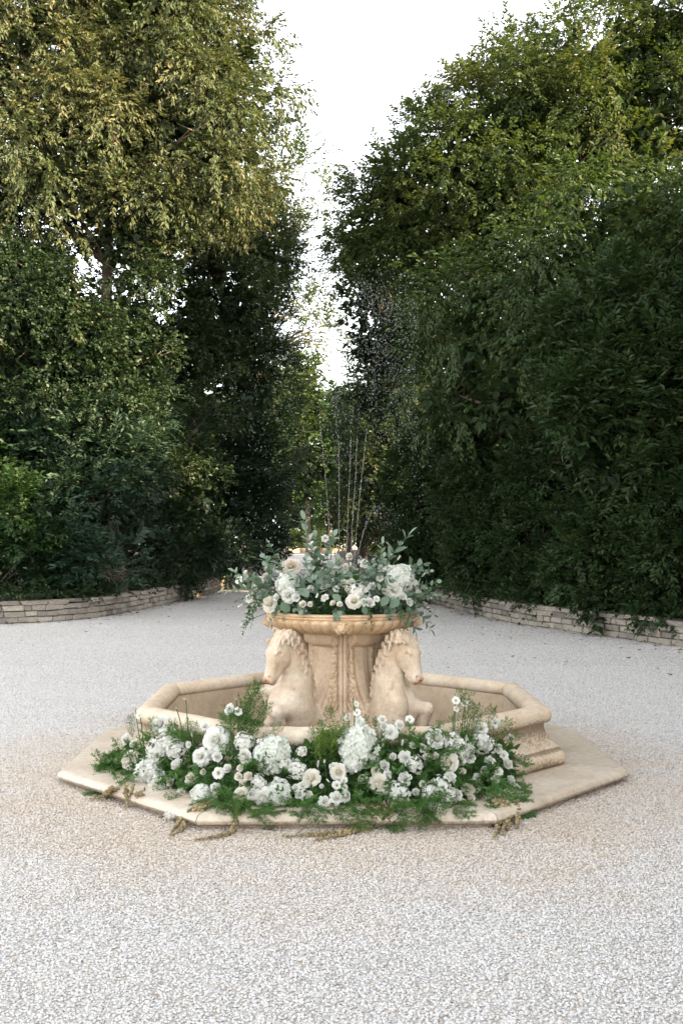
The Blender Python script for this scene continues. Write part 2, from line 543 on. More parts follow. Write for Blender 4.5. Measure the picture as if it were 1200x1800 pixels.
# ------------------------------------------------------------------ low curved stone walls and the banks behind them
def catmull(P, step=0.25):
    P = np.asarray(P, dtype=float)
    Q = np.concatenate([[2 * P[0] - P[1]], P, [2 * P[-1] - P[-2]]])
    out = []
    for i in range(1, len(Q) - 2):
        n = max(2, int(np.linalg.norm(Q[i + 1] - Q[i]) / step))
        t = (np.arange(n) / n)[:, None]
        out.append(0.5 * (2 * Q[i] + (Q[i + 1] - Q[i - 1]) * t + (2 * Q[i - 1] - 5 * Q[i] + 4 * Q[i + 1] - Q[i + 2]) * t ** 2 + (3 * Q[i] - Q[i - 1] - 3 * Q[i + 1] + Q[i + 2]) * t ** 3))
    out.append(P[-1:])
    return np.concatenate(out)


LEFT = catmull([(-14, 17.6), (-9.5, 18.0), (-6.4, 19.1), (-5.0, 20.3), (-4.35, 23.0), (-3.95, 26.5), (-3.5, 31.8), (-3.7, 45), (-4.0, 61), (-4.2, 92)])
RIGHT = catmull([(7.6, 0.0), (7.6, 5.0), (7.0, 10.0), (4.95, 15.0), (3.85, 17.8), (3.1, 19.6), (2.3, 24.2), (1.3, 32), (0.4, 50), (-0.3, 69), (-0.5, 92)])


def stone_mesh(k):
    r = np.random.default_rng(100 + k)
    V = []
    for sx in (-1, 1):
        for sy in (-1, 1):
            for sz in (-1, 1):
                V.append(np.array((sx, sy, sz)) * 0.5)
    bm = bmesh.new()
    bmesh.ops.create_cube(bm, size=1.0)
    for v in bm.verts:
        v.co.x += r.uniform(-0.04, 0.04); v.co.z += r.uniform(-0.05, 0.05); v.co.y += r.uniform(-0.08, 0.08)
    bmesh.ops.bevel(bm, geom=list(bm.edges), offset=0.06, segments=1, affect='EDGES')
    for v in bm.verts:
        v.co.x += r.uniform(-0.012, 0.012); v.co.z += r.uniform(-0.03, 0.03); v.co.y += r.uniform(-0.03, 0.03)
    me = bpy.data.meshes.new('stone'); bm.to_mesh(me); bm.free()
    me.materials.append(M['wall'])
    return me


STONES = [stone_mesh(k) for k in range(9)]


def build_wall(path, side, label, height, s_from, s_to):
    """side: +1 when the bank lies to the left of the path direction"""
    seg = np.linalg.norm(np.diff(path, axis=0), axis=1)
    S = np.concatenate([[0], np.cumsum(seg)])
    T = unit(np.gradient(path, axis=0))
    Nn = np.stack([-T[:, 1], T[:, 0]], 1) * side
    def here(s):
        x = np.interp(s, S, path[:, 0]); y = np.interp(s, S, path[:, 1])
        t = unit(np.array((np.interp(s, S, T[:, 0]), np.interp(s, S, T[:, 1]))))
        return np.array((x, y)), t, np.array((-t[1], t[0])) * side
    root = empty('stone_wall', (path[0][0], path[0][1], 0), label, 'wall')
    o3 = np.array((path[0][0], path[0][1], 0))
    # core
    prof = [(0.045, -0.05), (0.045, height - 0.075), (0.24, height - 0.075), (0.24, -0.05)]
    V = np.array([(p[0] + n[0] * a, p[1] + n[1] * a, z) for p, n in zip(path, Nn) for a, z in prof]) - o3
    Q = [(i * 4 + j, i * 4 + j + 1, i * 4 + 5 + j, i * 4 + 4 + j) for i in range(len(path) - 1) for j in range(3)]
    obj('wall_core', np_mesh('wall_core', V, np.array(Q), mat=M['mortar']), root)
    ch = (height - 0.07) / 3.0
    k = 0
    for c in range(3):
        s = s_from + random.uniform(0, 0.3)
        z = c * ch
        while s < s_to:
            w = random.choice((0.14, 0.18, 0.22, 0.26, 0.31, 0.38)) * random.uniform(0.9, 1.1)
            p, t, n = here(s + w / 2)
            q = obj('stone', STONES[k % 9], root)
            d = 0.16 + random.uniform(-0.02, 0.02)
            pr = random.uniform(-0.012, 0.016)
            q.location = (p[0] + n[0] * (d / 2 - pr) - o3[0], p[1] + n[1] * (d / 2 - pr) - o3[1], z + ch / 2 + random.uniform(-0.006, 0.006))
            q.rotation_euler = (random.uniform(-.02, .02), random.uniform(-0.015, 0.015), math.atan2(t[1], t[0]) + random.choice((0, math.pi)))
            q.scale = (w - random.uniform(0.008, 0.02), d, ch - random.uniform(0.004, 0.028))
            s += w; k += 1
    s = s_from
    while s < s_to:
        w = random.uniform(0.35, 0.75)
        p, t, n = here(s + w / 2)
        q = obj('coping_stone', STONES[k % 9], root)
        q.location = (p[0] + n[0] * 0.12 - o3[0], p[1] + n[1] * 0.12 - o3[1], height - 0.035 + random.uniform(-0.008, 0.012))
        q.rotation_euler = (random.uniform(-.03, .03), random.uniform(-0.025, 0.025), math.atan2(t[1], t[0]))
        q.scale = (w - 0.01, 0.30 + random.uniform(-.03, .03), 0.07 + random.uniform(-0.012, 0.012))
        s += w; k += 1
    return S, T, Nn


def s_at_y(path, y):
    seg = np.linalg.norm(np.diff(path, axis=0), axis=1)
    S = np.concatenate([[0], np.cumsum(seg)])
    return float(np.interp(y, path[:, 1], S))


LS, LT, LN = build_wall(LEFT, 1, 'low curved grey dry stone wall below the laurel bushes', 0.40, s_at_y(LEFT, 18.6), s_at_y(LEFT, 36))
RS, RT, RN = build_wall(RIGHT, -1, 'low stained stone wall at the foot of the dark clipped hedge', 0.38, s_at_y(RIGHT, 13.6), s_at_y(RIGHT, 34))


def bank(path, Nn, h, label):
    offs = [(0.2, h - 0.05), (0.6, h), (3.0, h + 0.15), (9.0, h + 0.4), (40.0, h + 0.6)]
    N2 = Nn.copy()
    V, Q = [], []
    far = np.array((-1.0 if Nn[0][0] < 0 or label == 'l' else 1.0, 0.0))
    for p, n in zip(path, N2):
        for k, (a, z) in enumerate(offs):
            d = unit(n * (1 - k / 6) + far * (k / 6)) if k else n
            V.append((p[0] + d[0] * a, p[1] + d[1] * a, z))
    m = len(offs)
    for i in range(len(path) - 1):
        for j in range(m - 1):
            Q.append((i * m + j, i * m + j + 1, (i + 1) * m + j + 1, (i + 1) * m + j))
    return np_mesh('soil_bank', V, np.array(Q), mat=M['soil'])


tag(obj('soil_bank', bank(LEFT, LN, 0.38, 'l')), 'dark soil bank behind the wall under the laurel bushes', kind='structure')
tag(obj('soil_bank', bank(RIGHT, RN, 0.36, 'r')), 'dark soil bank behind the wall under the clipped hedge', kind='structure')

# far end of the avenue: road, sandy kerb, verge
tag(obj('road', np_mesh('road', [(-60, 94, 0.01), (60, 94, 0.01), (60, 101, 0.01), (-60, 101, 0.01)], np.array([(0, 1, 2, 3)]), mat=M['asphalt'])), 'grey road across the far end of the avenue', kind='structure')
kb = MB()
for x in range(-20, 20):
    kb.add(np.array([(x * 2 + .01, 101, 0), (x * 2 + 1.99, 101, 0), (x * 2 + 1.99, 101.5, 0), (x * 2 + .01, 101.5, 0), (x * 2 + .01, 101.03, .45), (x * 2 + 1.99, 101.03, .45), (x * 2 + 1.99, 101.5, .45), (x * 2 + .01, 101.5, .45)]),
           [(0, 1, 5, 4), (1, 2, 6, 5), (2, 3, 7, 6), (3, 0, 4, 7), (4, 5, 6, 7)])
tag(obj('kerb_wall', kb.mesh('kerb_wall', M['kerb'])), 'sandy low kerb wall beyond the far road', 'wall')

# ------------------------------------------------------------------ foliage
def spray(n, length, L, Wd, spread=0.9, droop=0.3, jit=0.35, seed=0):
    """one leafy twig along +x: bases, directions, side vectors, sizes"""
    r = np.random.default_rng(seed)
    t = np.sort(r.random(n)) ** 0.9
    P = np.stack([t * length, r.normal(0, 0.03 * length, n), -droop * length * t ** 2 * 0.6 + r.normal(0, 0.03 * length, n)], 1)
    sg = np.where(np.arange(n) % 2 == 0, 1.0, -1.0)
    D = np.stack([0.75 - 0.2 * r.random(n), sg * spread * (0.5 + 0.5 * r.random(n)), -droop * (0.4 + 1.2 * r.random(n))], 1) + r.normal(0, jit * 0.5, (n, 3))
    D = unit(D)
    up = unit(np.array((0, 0, 1.0)) + r.normal(0, jit, (n, 3)))
    S = unit(np.cross(D, up))
    return P, D, S, L * (0.7 + 0.5 * r.random(n)), Wd * (0.75 + 0.4 * r.random(n)), r.random(n)


def leaves(C, X, scale, tint, temps, rnd, tint_var=0.35):
    """many twigs -> vertices, triangles and tint of folded four-cornered leaves"""
    which = rnd.integers(0, len(temps), len(C))
    Vs, As = [], []
    for k, (P, D, S, L, Wd, tr) in enumerate(temps):
        m = which == k
        if not m.any(): continue
        x = unit(X[m])
        up = np.array((0, 0, 1.0)) + rnd.normal(0, 0.25, (m.sum(), 3))
        z = unit(up - x * (up * x).sum(1)[:, None])
        y = np.cross(z, x)
        R = np.stack([x, y, z], 2) * scale[m][:, None, None]
        c = C[m][:, None, :]
        b = c + np.einsum('mij,nj->mni', R, P)
        d = np.einsum('mij,nj->mni', R, D)
        s = np.einsum('mij,nj->mni', R, S)
        nrm = np.cross(s, d) / scale[m][:, None, None]
        l_ = b + d * (L * 0.42)[None, :, None] + s * (Wd * 0.5)[None, :, None] + nrm * (Wd * 0.16)[None, :, None]
        r_ = b + d * (L * 0.42)[None, :, None] - s * (Wd * 0.5)[None, :, None] + nrm * (Wd * 0.16)[None, :, None]
        t_ = b + d * L[None, :, None] - nrm * (L * 0.10)[None, :, None]
        Vs.append(np.stack([b, r_, t_, l_], 2).reshape(-1, 3))
        a = tint[m][:, None] * (1 - tint_var) + tr[None, :] * tint_var
        As.append(np.repeat(a.ravel(), 4))
    V = np.concatenate(Vs)
    n = len(V) // 4
    i = np.arange(n)[:, None] * 4
    T = np.concatenate([i + np.array((0, 1, 2)), i + np.array((0, 2, 3))])
    return V, T, np.clip(np.concatenate(As), 0, 1)


TEMPS = {
    'hack': [spray(15, 0.62, 0.125, 0.046, 0.8, 0.75, seed=k) for k in range(5)],
    'holm': [spray(18, 0.42, 0.085, 0.040, 1.0, 0.15, seed=20 + k) for k in range(5)],
    'laurel': [spray(15, 0.40, 0.135, 0.046, 0.9, -0.15, seed=40 + k) for k in range(5)],
    'fresh': [spray(16, 0.36, 0.10, 0.052, 1.0, 0.2, seed=60 + k) for k in range(5)],
    'ivy': [spray(13, 0.45, 0.088, 0.074, 1.0, 0.5, seed=80 + k) for k in range(5)],
    'elm': [spray(15, 0.56, 0.11, 0.055, 0.9, 0.4, seed=100 + k) for k in range(5)],
    'droop': [spray(14, 0.75, 0.155, 0.062, 0.75, 0.8, jit=0.22, seed=120 + k) for k in range(5)],
    'hedge': [spray(16, 0.36, 0.095, 0.046, 1.0, 0.25, seed=140 + k) for k in range(5)],
    'feather': [spray(22, 0.95, 0.15, 0.05, 0.8, 0.15, jit=0.2, seed=160 + k) for k in range(5)],
    'poplar': [spray(14, 0.7, 0.16, 0.13, 1.0, 0.2, seed=180 + k) for k in range(4)],
    'yellow': [spray(14, 0.8, 0.20, 0.12, 1.0, 0.3, seed=200 + k) for k in range(4)],
    'big': [spray(10, 1.0, 0.38, 0.24, 1.0, 0.3, seed=220 + k) for k in range(4)],
}


def B(px, py, rx, ry, Y, rd=None):
    c = at(px, py, Y)
    k = Y / F
    return (c, np.array((rx * k, (rd if rd else 0.5 * (rx + ry) * k), ry * k)))


def crown_points(blobs, clump_r, n_spray, rnd, thin_back=0.45, zmin=0.45, gap=0.34, dens=1.0, seed=0):
    C, X, Ti, CL = [], [], [], []
    for bi, (c, r) in enumerate(blobs):
        area = 4 * math.pi * ((r[0] * r[1]) ** 1.6 / 3 + (r[0] * r[2]) ** 1.6 / 3 + (r[1] * r[2]) ** 1.6 / 3) ** (1 / 1.6)
        n = max(6, int(dens * area / (clump_r ** 2 * 2.0)))
        d = unit(rnd.normal(size=(n, 3)))
        d = d[(d[:, 1] < 0.35) | (rnd.random(n) < thin_back)]
        p = c + d * r * (0.80 + 0.30 * rnd.random((len(d), 1)))
        nz = vnoise(p * 0.75 / max(0.7, clump_r), seed=seed)
        keep = (p[:, 2] > zmin) & (nz > gap)
        for bj, (c2, r2) in enumerate(blobs):
            if bj != bi:
                keep &= (((p - c2) / r2) ** 2).sum(1) > 0.55
        p, d = p[keep], d[keep]
        if not len(p): continue
        out = unit(d / r)
        CL.append(p)
        cr = clump_r * (0.6 + 0.8 * rnd.random(len(p)))
        ct = rnd.random(len(p))
        for q, o_, rr, t_ in zip(p, out, cr, ct):
            m = int(n_spray * (0.6 + 0.8 * rnd.random()) * (rr / clump_r) ** 1.5) + 2
            e = unit(rnd.normal(size=(m, 3)) + o_ * 0.75 + np.array((0, 0, 0.25)))
            C.append(q + e * rr * (0.35 + 0.55 * rnd.random((m, 1))) * np.array((1, 1, 0.75)))
            X.append(unit(e + rnd.normal(0, 0.35, (m, 3))))
            Ti.append(np.clip(t_ * 0.6 + 0.4 * rnd.random(m), 0, 1))
    return np.concatenate(C), np.concatenate(X), np.concatenate(Ti), np.concatenate(CL)


def branch_curve(a, b, r, sag=0.15):
    m = (a + b) / 2 + np.array((0, 0, sag * np.linalg.norm(b - a))) * (1 if b[2] > a[2] - 0.5 else 0.3) + r.normal(0, 0.05, 3) * np.linalg.norm(b - a)
    t = np.linspace(0, 1, 6)[:, None]
    return (1 - t) ** 2 * a + 2 * t * (1 - t) * m + t ** 2 * b


def tree(name, label, cat, base, blobs, kind, leafm=None, trunk_r=0.16, clump=0.55, n_spray=34, scale=1.0, gap=0.34, dens=1.0,
         fill=1.0, stems=1, lean=None, group=None, thin_back=0.45, seed=1, limbs=26, bz=0.3, foliage='crown', zmin=0.45, tint_shift=0.0):
    rnd = np.random.default_rng(seed)
    base = np.array((base[0], base[1], bz))
    root = empty(name, base, label, cat, group)
    C, X, Ti, CL = crown_points(blobs, clump, n_spray, rnd, thin_back, zmin, gap, dens, seed)
    sc = scale * (0.75 + 0.5 * rnd.random(len(C)))
    V, T, A = leaves(C, X, sc, np.clip(Ti + tint_shift, 0, 1), TEMPS[kind], rnd)
    # leaves deep inside the crown
    if fill > 0:
        Ci, Xi = [], []
        for c, r in blobs:
            ar = 4 * math.pi * (r.prod() ** (2 / 3))
            n = int(fill * ar * 2.6)
            d = unit(rnd.normal(size=(n, 3)))
            q = c + d * r * (0.35 + 0.42 * rnd.random((n, 1)))
            q = q[q[:, 2] > zmin]
            Ci.append(q); Xi.append(unit(rnd.normal(size=(len(q), 3))))
        Ci = np.concatenate(Ci); Xi = np.concatenate(Xi)
        V2, T2, A2 = leaves(Ci, Xi, np.full(len(Ci), 0.62), 0.35 * rnd.random(len(Ci)), TEMPS['big'], rnd)
        T = np.concatenate([T, T2 + len(V)]); V = np.concatenate([V, V2]); A = np.concatenate([A, A2 * 0.4])
    cr = obj(foliage, np_mesh(foliage, V - base, T, attrs={'tint': A}, mat=leafm or M[kind]), root)
    # trunk and limbs
    cen = np.mean([c for c, r in blobs], axis=0)
    top = max(c[2] for c, r in blobs)
    mb = MB()
    for s in range(stems):
        off = rnd.normal(0, 0.22, 3) * (stems > 1) * np.array((1, 1, 0))
        tip = np.array((cen[0] + off[0] * (3 if stems == 1 else 1), cen[1] + off[1] * (3 if stems == 1 else 1) + 0.25 * (stems > 1), top * (0.96 if stems == 1 else 0.85)))
        mid = np.array(lean) if lean is not None else (base * 0.62 + tip * 0.38) + rnd.normal(0, 0.12, 3)
        t = np.linspace(0, 1, 12)[:, None]
        b0 = base + off - np.array((0, 0, 0.25))
        P = (1 - t) ** 2 * b0 + 2 * t * (1 - t) * mid + t ** 2 * tip
        P[1:-1] += rnd.normal(0, 0.035, (10, 3)) * np.array((1, 1, 0.3))
        R = trunk_r / math.sqrt(stems) * (1.0 - 0.8 * t[:, 0]); R[0] *= 1.35
        mb.tube(P, R, 9)
        pick = CL[rnd.permutation(len(CL))[:max(3, limbs // stems)]]
        for q in pick:
            zz = np.clip(q[2] - 0.45 * np.linalg.norm((q - cen)[:2]) - 0.4, P[2][2], P[-2][2])
            i = int(np.argmin(np.abs(P[:, 2] - zz)))
            i = min(max(i, 2), 10)
            L = np.linalg.norm(q - P[i])
            r0 = min(R[i] * 0.6, 0.018 + 0.018 * L)
            bc = branch_curve(P[i], q, rnd)
            mb.tube(bc, np.linspace(r0, 0.008, 6), 5)
            for w in range(2 if stems == 1 else 0):
                e = bc[3 + w] + unit(rnd.normal(size=3) + np.array((0, -0.6, 0.2))) * (0.4 + 0.5 * rnd.random())
                mb.tube(np.linspace(bc[3 + w], e, 3), np.linspace(r0 * 0.4, 0.004, 3), 4)
    tr = obj('trunk' if stems == 1 else 'stems', mb.mesh('trunk', M['bark'], True), root)
    tr.location = -np.array(base) * 0
    tr.data.transform(Matrix.Translation(Vector(-base)))
    return root


PL = 'trees beside the avenue'
# --- left of the avenue
tree('hackberry_tree', 'tall sunlit tree with pale drooping olive leaves rising above the ivy and laurels', 'tree', (-5.4, 23.6),
     [B(40, 110, 190, 170, 24), B(230, 60, 160, 150, 24), B(388, 140, 86, 104, 24.2), B(330, 260, 140, 120, 24), B(130, 300, 170, 130, 23.6), B(398, 245, 46, 74, 24.4), B(230, 400, 120, 75, 23.6), B(335, 340, 72, 56, 24.2), B(-40, 330, 110, 120, 24), B(180, -120, 240, 110, 24.5), B(330, 20, 70, 60, 24.2)],
     'hack', clump=0.60, n_spray=38, scale=0.95, gap=0.29, trunk_r=0.2, seed=11, limbs=40, lean=at(170, 560, 23.6), fill=2.6)
tree('evergreen_oak', 'dark dense evergreen tree overhanging the left side of the avenue', 'tree', (-4.9, 30.2),
     [B(400, 430, 115, 85, 29.5), B(455, 430, 42, 70, 30), B(370, 550, 120, 90, 29), B(440, 560, 52, 80, 30), B(290, 620, 90, 90, 28.5), B(430, 670, 70, 80, 30), B(200, 560, 80, 80, 28)],
     'holm', clump=0.55, n_spray=27, scale=1.25, trunk_r=0.22, seed=12, fill=2.4)
tree('ivy_clad_tree', 'leaning old trunk smothered in hanging ivy, between tall pale-leaved tree and laurels', 'tree', (-4.75, 22.8),
     [B(40, 540, 75, 80, 22.3), B(70, 650, 90, 70, 22.2), B(120, 560, 50, 110, 22.4), B(215, 620, 62, 80, 22.8), B(10, 450, 70, 55, 22.5), B(150, 700, 100, 60, 22.4), B(250, 480, 30, 50, 23)],
     'ivy', clump=0.42, n_spray=44, scale=0.85, fill=1.6, trunk_r=0.16, seed=13, lean=at(160, 640, 22.8))
G1 = 'shrubs along the left wall'
tree('laurel_shrub', 'big round grey-green laurel bush behind the left stone wall', 'shrub', (-5.1, 22.4), [B(165, 820, 98, 105, 22.4), B(170, 940, 110, 85, 21.9), B(210, 770, 60, 70, 22.6)],
     'laurel', stems=5, trunk_r=0.09, clump=0.42, n_spray=34, seed=14, foliage='foliage', group=G1)
tree('laurel_shrub', 'bright green bush with glossy leaves low by the wall next to the big laurel', 'shrub', (-6.6, 21.2), [B(10, 930, 70, 95, 21.2), B(50, 990, 55, 45, 20.9), B(-60, 860, 80, 120, 21.6)],
     'fresh', stems=4, trunk_r=0.07, clump=0.36, n_spray=22, seed=15, foliage='foliage', group=G1)
tree('laurel_shrub', 'mid-green shrub filling the gap between big laurel and grey-leaved shrub', 'shrub', (-4.75, 26.5), [B(300, 960, 62, 58, 26.3), B(320, 870, 55, 80, 27.2), B(300, 790, 50, 60, 28)],
     'fresh', stems=4, trunk_r=0.07, clump=0.40, n_spray=34, seed=16, foliage='foliage', group=G1, leafm=M['ivy'])
tree('laurel_shrub', 'grey-leaved tall shrub at the avenue mouth behind the left wall', 'shrub', (-4.3, 33.0), [B(400, 830, 80, 90, 34.5, 1.0), B(410, 925, 68, 65, 34.3, 1.0), B(450, 780, 45, 70, 35, 1.0), B(365, 960, 50, 40, 31.5, 0.7)],
     'laurel', stems=4, trunk_r=0.09, clump=0.5, n_spray=22, scale=1.4, seed=17, foliage='foliage', group=G1)
tree('laurel_shrub', 'small-leaved dark bush under the ivy-clad trunk', 'shrub', (-6.2, 23.8), [B(80, 780, 90, 80, 23.2), B(20, 790, 60, 60, 23.4), B(250, 730, 50, 60, 24.5)],
     'hedge', stems=4, trunk_r=0.07, clump=0.42, n_spray=26, seed=18, foliage='foliage', group=G1, leafm=M['laurel'])
tree('locust_tree', 'airy tree with sparse feathery pale green sprays leaning over the avenue', 'tree', (-4.4, 36.5),
     [B(505, 330, 62, 40, 36), B(548, 350, 26, 42, 35.5), B(520, 560, 55, 34, 36), B(555, 590, 26, 22, 35.5), B(500, 470, 36, 44, 36.5)],
     'feather', clump=0.62, n_spray=11, scale=1.1, gap=0.36, fill=0.0, trunk_r=0.15, seed=19, leafm=M['elm'], limbs=40)
tree('avenue_tree', 'dark leafy tree with bare lower trunk halfway down the avenue, left side', 'tree', (-4.15, 46.5),
     [B(475, 700, 40, 75, 46), B(460, 800, 46, 85, 46), B(490, 840, 22, 60, 45)], 'holm', clump=0.7, n_spray=30, scale=1.6, trunk_r=0.24, seed=20, zmin=2.6)
tree('avenue_tree', 'yellow-green backlit tree further down the avenue beyond the dark left tree', 'tree', (-4.9, 60),
     [B(505, 790, 22, 90, 58), B(500, 700, 30, 50, 60)], 'yellow', clump=0.8, n_spray=22, scale=1.3, trunk_r=0.2, seed=21, fill=1.2, zmin=1.6)
# --- right of the avenue
tree('elm_tree', 'huge round-topped tree with warm sunlit leaves towering over the hedge', 'tree', (5.6, 24.6),
     [B(1020, 150, 170, 100, 24.5), B(870, 225, 100, 80, 24.8), B(765, 305, 90, 85, 25), B(690, 345, 50, 55, 25.4), B(900, 320, 160, 120, 24), B(1110, 250, 150, 140, 24), B(690, 400, 72, 85, 25.5), B(1160, 60, 120, 80, 24.5), B(790, 430, 90, 90, 25), B(640, 440, 42, 56, 26), B(1270, 130, 120, 140, 24.5)],
     'elm', clump=0.60, n_spray=46, scale=0.9, trunk_r=0.24, seed=31, limbs=40, fill=2.6)
tree('hornbeam_tree', 'dark small-leaved tree at the avenue edge behind the water jets', 'tree', (1.7, 31.5),
     [B(648, 500, 56, 70, 31), B(655, 590, 42, 70, 31), B(700, 640, 66, 80, 30.5), B(680, 740, 52, 80, 30.5), B(690, 850, 62, 90, 30), B(740, 560, 70, 80, 30)],
     'holm', clump=0.55, n_spray=34, scale=1.2, trunk_r=0.2, seed=32, fill=2.4)
tree('drooping_tree', 'near tree with long bluish green drooping leaves in front of the tall elm', 'tree', (4.7, 20.0),
     [B(1090, 410, 120, 85, 19.5), B(960, 490, 120, 90, 20), B(850, 570, 90, 80, 20.5), B(1160, 540, 90, 110, 19), B(1010, 610, 130, 85, 19.5), B(800, 680, 66, 75, 21), B(900, 690, 100, 70, 20), B(1220, 400, 90, 120, 19.5)],
     'droop', clump=0.55, n_spray=44, scale=0.86, trunk_r=0.18, seed=33, fill=1.8)
tree('bay_tree', 'upright bay bush with pointed olive leaves standing out of the hedge', 'shrub', (4.95, 17.3),
     [B(1075, 560, 62, 75, 17.2), B(1060, 680, 90, 80, 17.2), B(1140, 660, 75, 100, 17), B(1100, 780, 95, 80, 17), B(1190, 740, 60, 100, 16.8)],
     'laurel', clump=0.38, n_spray=32, stems=4, trunk_r=0.08, seed=34, leafm=M['hedge'], foliage='foliage', tint_shift=0.12, limbs=8)
G2 = 'hedge plants along the right wall'
HD = [('dark hedge shrub next to the avenue, thin grey-green leaves, wet from the spray', (2.7, 26), [B(770, 820, 56, 85, 26.1, 0.55), B(760, 930, 50, 80, 25.9, 0.55), B(775, 1010, 42, 42, 25.4, 0.55), B(730, 900, 34, 110, 27.6, 0.55)], 'hedge', 35),
      ('second hedge shrub from the avenue, with blackish green leaves', (3.7, 21.6), [B(870, 800, 78, 80, 22.1, 0.55), B(860, 920, 70, 75, 21.9, 0.55), B(860, 1010, 68, 52, 21.6, 0.55)], 'hedge', 36),
      ('hedge shrub below the drooping tree, a few rust-coloured dead leaves in it', (4.3, 19.2), [B(980, 840, 82, 85, 19.8, 0.55), B(970, 950, 80, 70, 19.6, 0.55), B(980, 1035, 78, 48, 19.4, 0.55)], 'hedge', 37),
      ('hedge shrub below the bay bush with dead brown sprigs', (4.9, 17.0), [B(1090, 890, 85, 70, 17.8, 0.55), B(1080, 985, 84, 62, 17.6, 0.55), B(1100, 1060, 84, 36, 17.2, 0.55)], 'hedge', 38),
      ('hedge shrub at the wall end furthest from the avenue, dense to the ground', (5.6, 15.8), [B(1210, 870, 84, 90, 16.6, 0.55), B(1200, 990, 84, 80, 16.4, 0.55), B(1215, 1070, 84, 40, 16.1, 0.55)], 'hedge', 39)]
for lb, bs, bl, kd, sd in HD:
    tree('hedge_shrub', lb, 'shrub', bs, bl, kd, stems=4, trunk_r=0.07, clump=0.36, n_spray=24 if sd == 35 else 34, gap=0.22, seed=sd, foliage='foliage', group=G2, scale=0.95, limbs=8, fill=2.0, dens=1.15)
tree('avenue_tree', 'black-green tree on the right edge halfway down the avenue', 'tree', (0.9, 44), [B(655, 800, 42, 75, 43), B(640, 900, 40, 70, 43), B(660, 700, 36, 60, 43)], 'holm', clump=0.7, n_spray=30, scale=1.6, trunk_r=0.24, seed=41)
tree('avenue_tree', 'leafy tree closing the right side of the avenue, broad leaves against the sky', 'tree', (0.4, 60), [B(625, 770, 32, 65, 60), B(612, 860, 30, 60, 60), B(650, 760, 30, 60, 61)], 'poplar', clump=0.9, n_spray=22, scale=1.5, trunk_r=0.22, seed=42, leafm=M['fresh'], fill=0.6)
# --- far end
tree('poplar_tree', 'slender pale green poplar against the sky at the end of the avenue', 'tree', (-2.6, 84), [B(530, 690, 24, 50, 84), B(545, 770, 22, 60, 84), B(520, 800, 20, 60, 84)], 'poplar', clump=1.0, n_spray=20, scale=1.7, trunk_r=0.25, seed=43, fill=0.4)
tree('far_tree', 'green broad-leaved tree beyond the road, just right of the pale poplar', 'tree', (-1.2, 112), [B(580, 780, 30, 60, 112), B(570, 850, 34, 60, 112), B(600, 740, 16, 36, 112)], 'poplar', clump=1.5, n_spray=24, scale=2.4, trunk_r=0.3, seed=44, leafm=M['fresh'], fill=1.2)
tree('far_tree', 'dark broad tree beyond the road filling the end of the avenue', 'tree', (-2.5, 120), [B(545, 880, 60, 45, 120), B(600, 880, 60, 60, 120), B(500, 880, 40, 60, 120)], 'poplar', clump=1.6, n_spray=12, scale=3.0, trunk_r=0.3, seed=45, leafm=M['holm'], fill=0.6)
tree('far_tree', 'low yellowing bushes on the verge beyond the sandy kerb', 'shrub', (-3.2, 106), [B(520, 957, 46, 9, 106), B(570, 955, 40, 8, 106)], 'yellow', clump=0.7, n_spray=18, scale=1.2, stems=4, trunk_r=0.08, seed=46, bz=0.1, foliage='foliage')

# --- the tree belt that goes on round the forecourt beside and behind the viewpoint and shades it
GB = 'trees ringing the forecourt'
belt = [((10.6, 18.8), 9.2, 'tall shade tree behind the hedge end, past the frame of the avenue'), ((10.6, 13.0), 10.2, 'tall shade tree on the forecourt edge beside the fountain'),
        ((10.4, 7.6), 11.8, 'broad shade tree on the forecourt edge level with the fountain front'), ((10.8, 2.4), 11.6, 'broad shade tree where the forecourt edge curves away'),
        ((-14.0, 25.5), 9.0, 'background tree behind the big laurel'), ((-11.5, 33.0), 9.5, 'background tree behind the dark evergreen'), ((-8.5, 40.0), 9.0, 'background tree behind the grey-leaved shrub'), ((-9.0, 52.0), 8.5, 'background tree behind the airy tree'),
        ((9.0, 31.0), 9.0, 'background tree behind the huge round-topped tree'), ((6.6, 37.0), 9.5, 'background tree behind the dark small-leaved tree'), ((5.6, 46.0), 9.5, 'background tree shading the middle of the avenue'), ((4.8, 55.0), 9.5, 'background tree shading the far half of the avenue'), ((4.6, 64.0), 9.0, 'background tree shading the avenue near the road'), ((4.6, 74.0), 8.5, 'background tree by the far road'), ((4.4, 84.0), 8.5, 'last background tree before the far road'),
        ((10.4, -2.8), 11.0, 'shade tree at the forecourt entrance side'), ((13.6, 0.2), 12.0, 'second-row shade tree by the entrance side'), ((13.6, 5.2), 11.6, 'second-row shade tree level with the fountain'), ((13.8, 10.4), 11.4, 'second-row shade tree beside the hedge end'), ((14.5, 15.6), 10.0, 'second-row shade tree behind the hedge end')]
protos = []
for i, (p, h, lb) in enumerate(belt):
    if i < 2:
        bl = [(np.array((p[0], p[1], 7.6)), np.array((2.9, 3.1, 3.3))), (np.array((p[0] - 0.6, p[1] + 0.8, 3.9)), np.array((2.6, 3.0, 3.3))), (np.array((p[0] + 1.5, p[1] - 0.9, 6.0)), np.array((2.4, 2.8, 3.7)))]
        root = tree('shade_tree', lb, 'tree', p, bl, 'big', leafm=M['elm'], clump=1.0, n_spray=8, trunk_r=0.2, seed=60 + i, thin_back=1.0, gap=0.2, fill=4.0, group=GB, limbs=10)
        protos.append(root)
    else:
        src = protos[i % 2]
        root = empty('shade_tree', (p[0], p[1], 0.3), lb, 'tree', GB, rz=1.1 * i)
        for chd in src.children:
            c2 = chd.copy(); COL.objects.link(c2); c2.parent = root
    root.scale = (1, 1, h / 10.9)

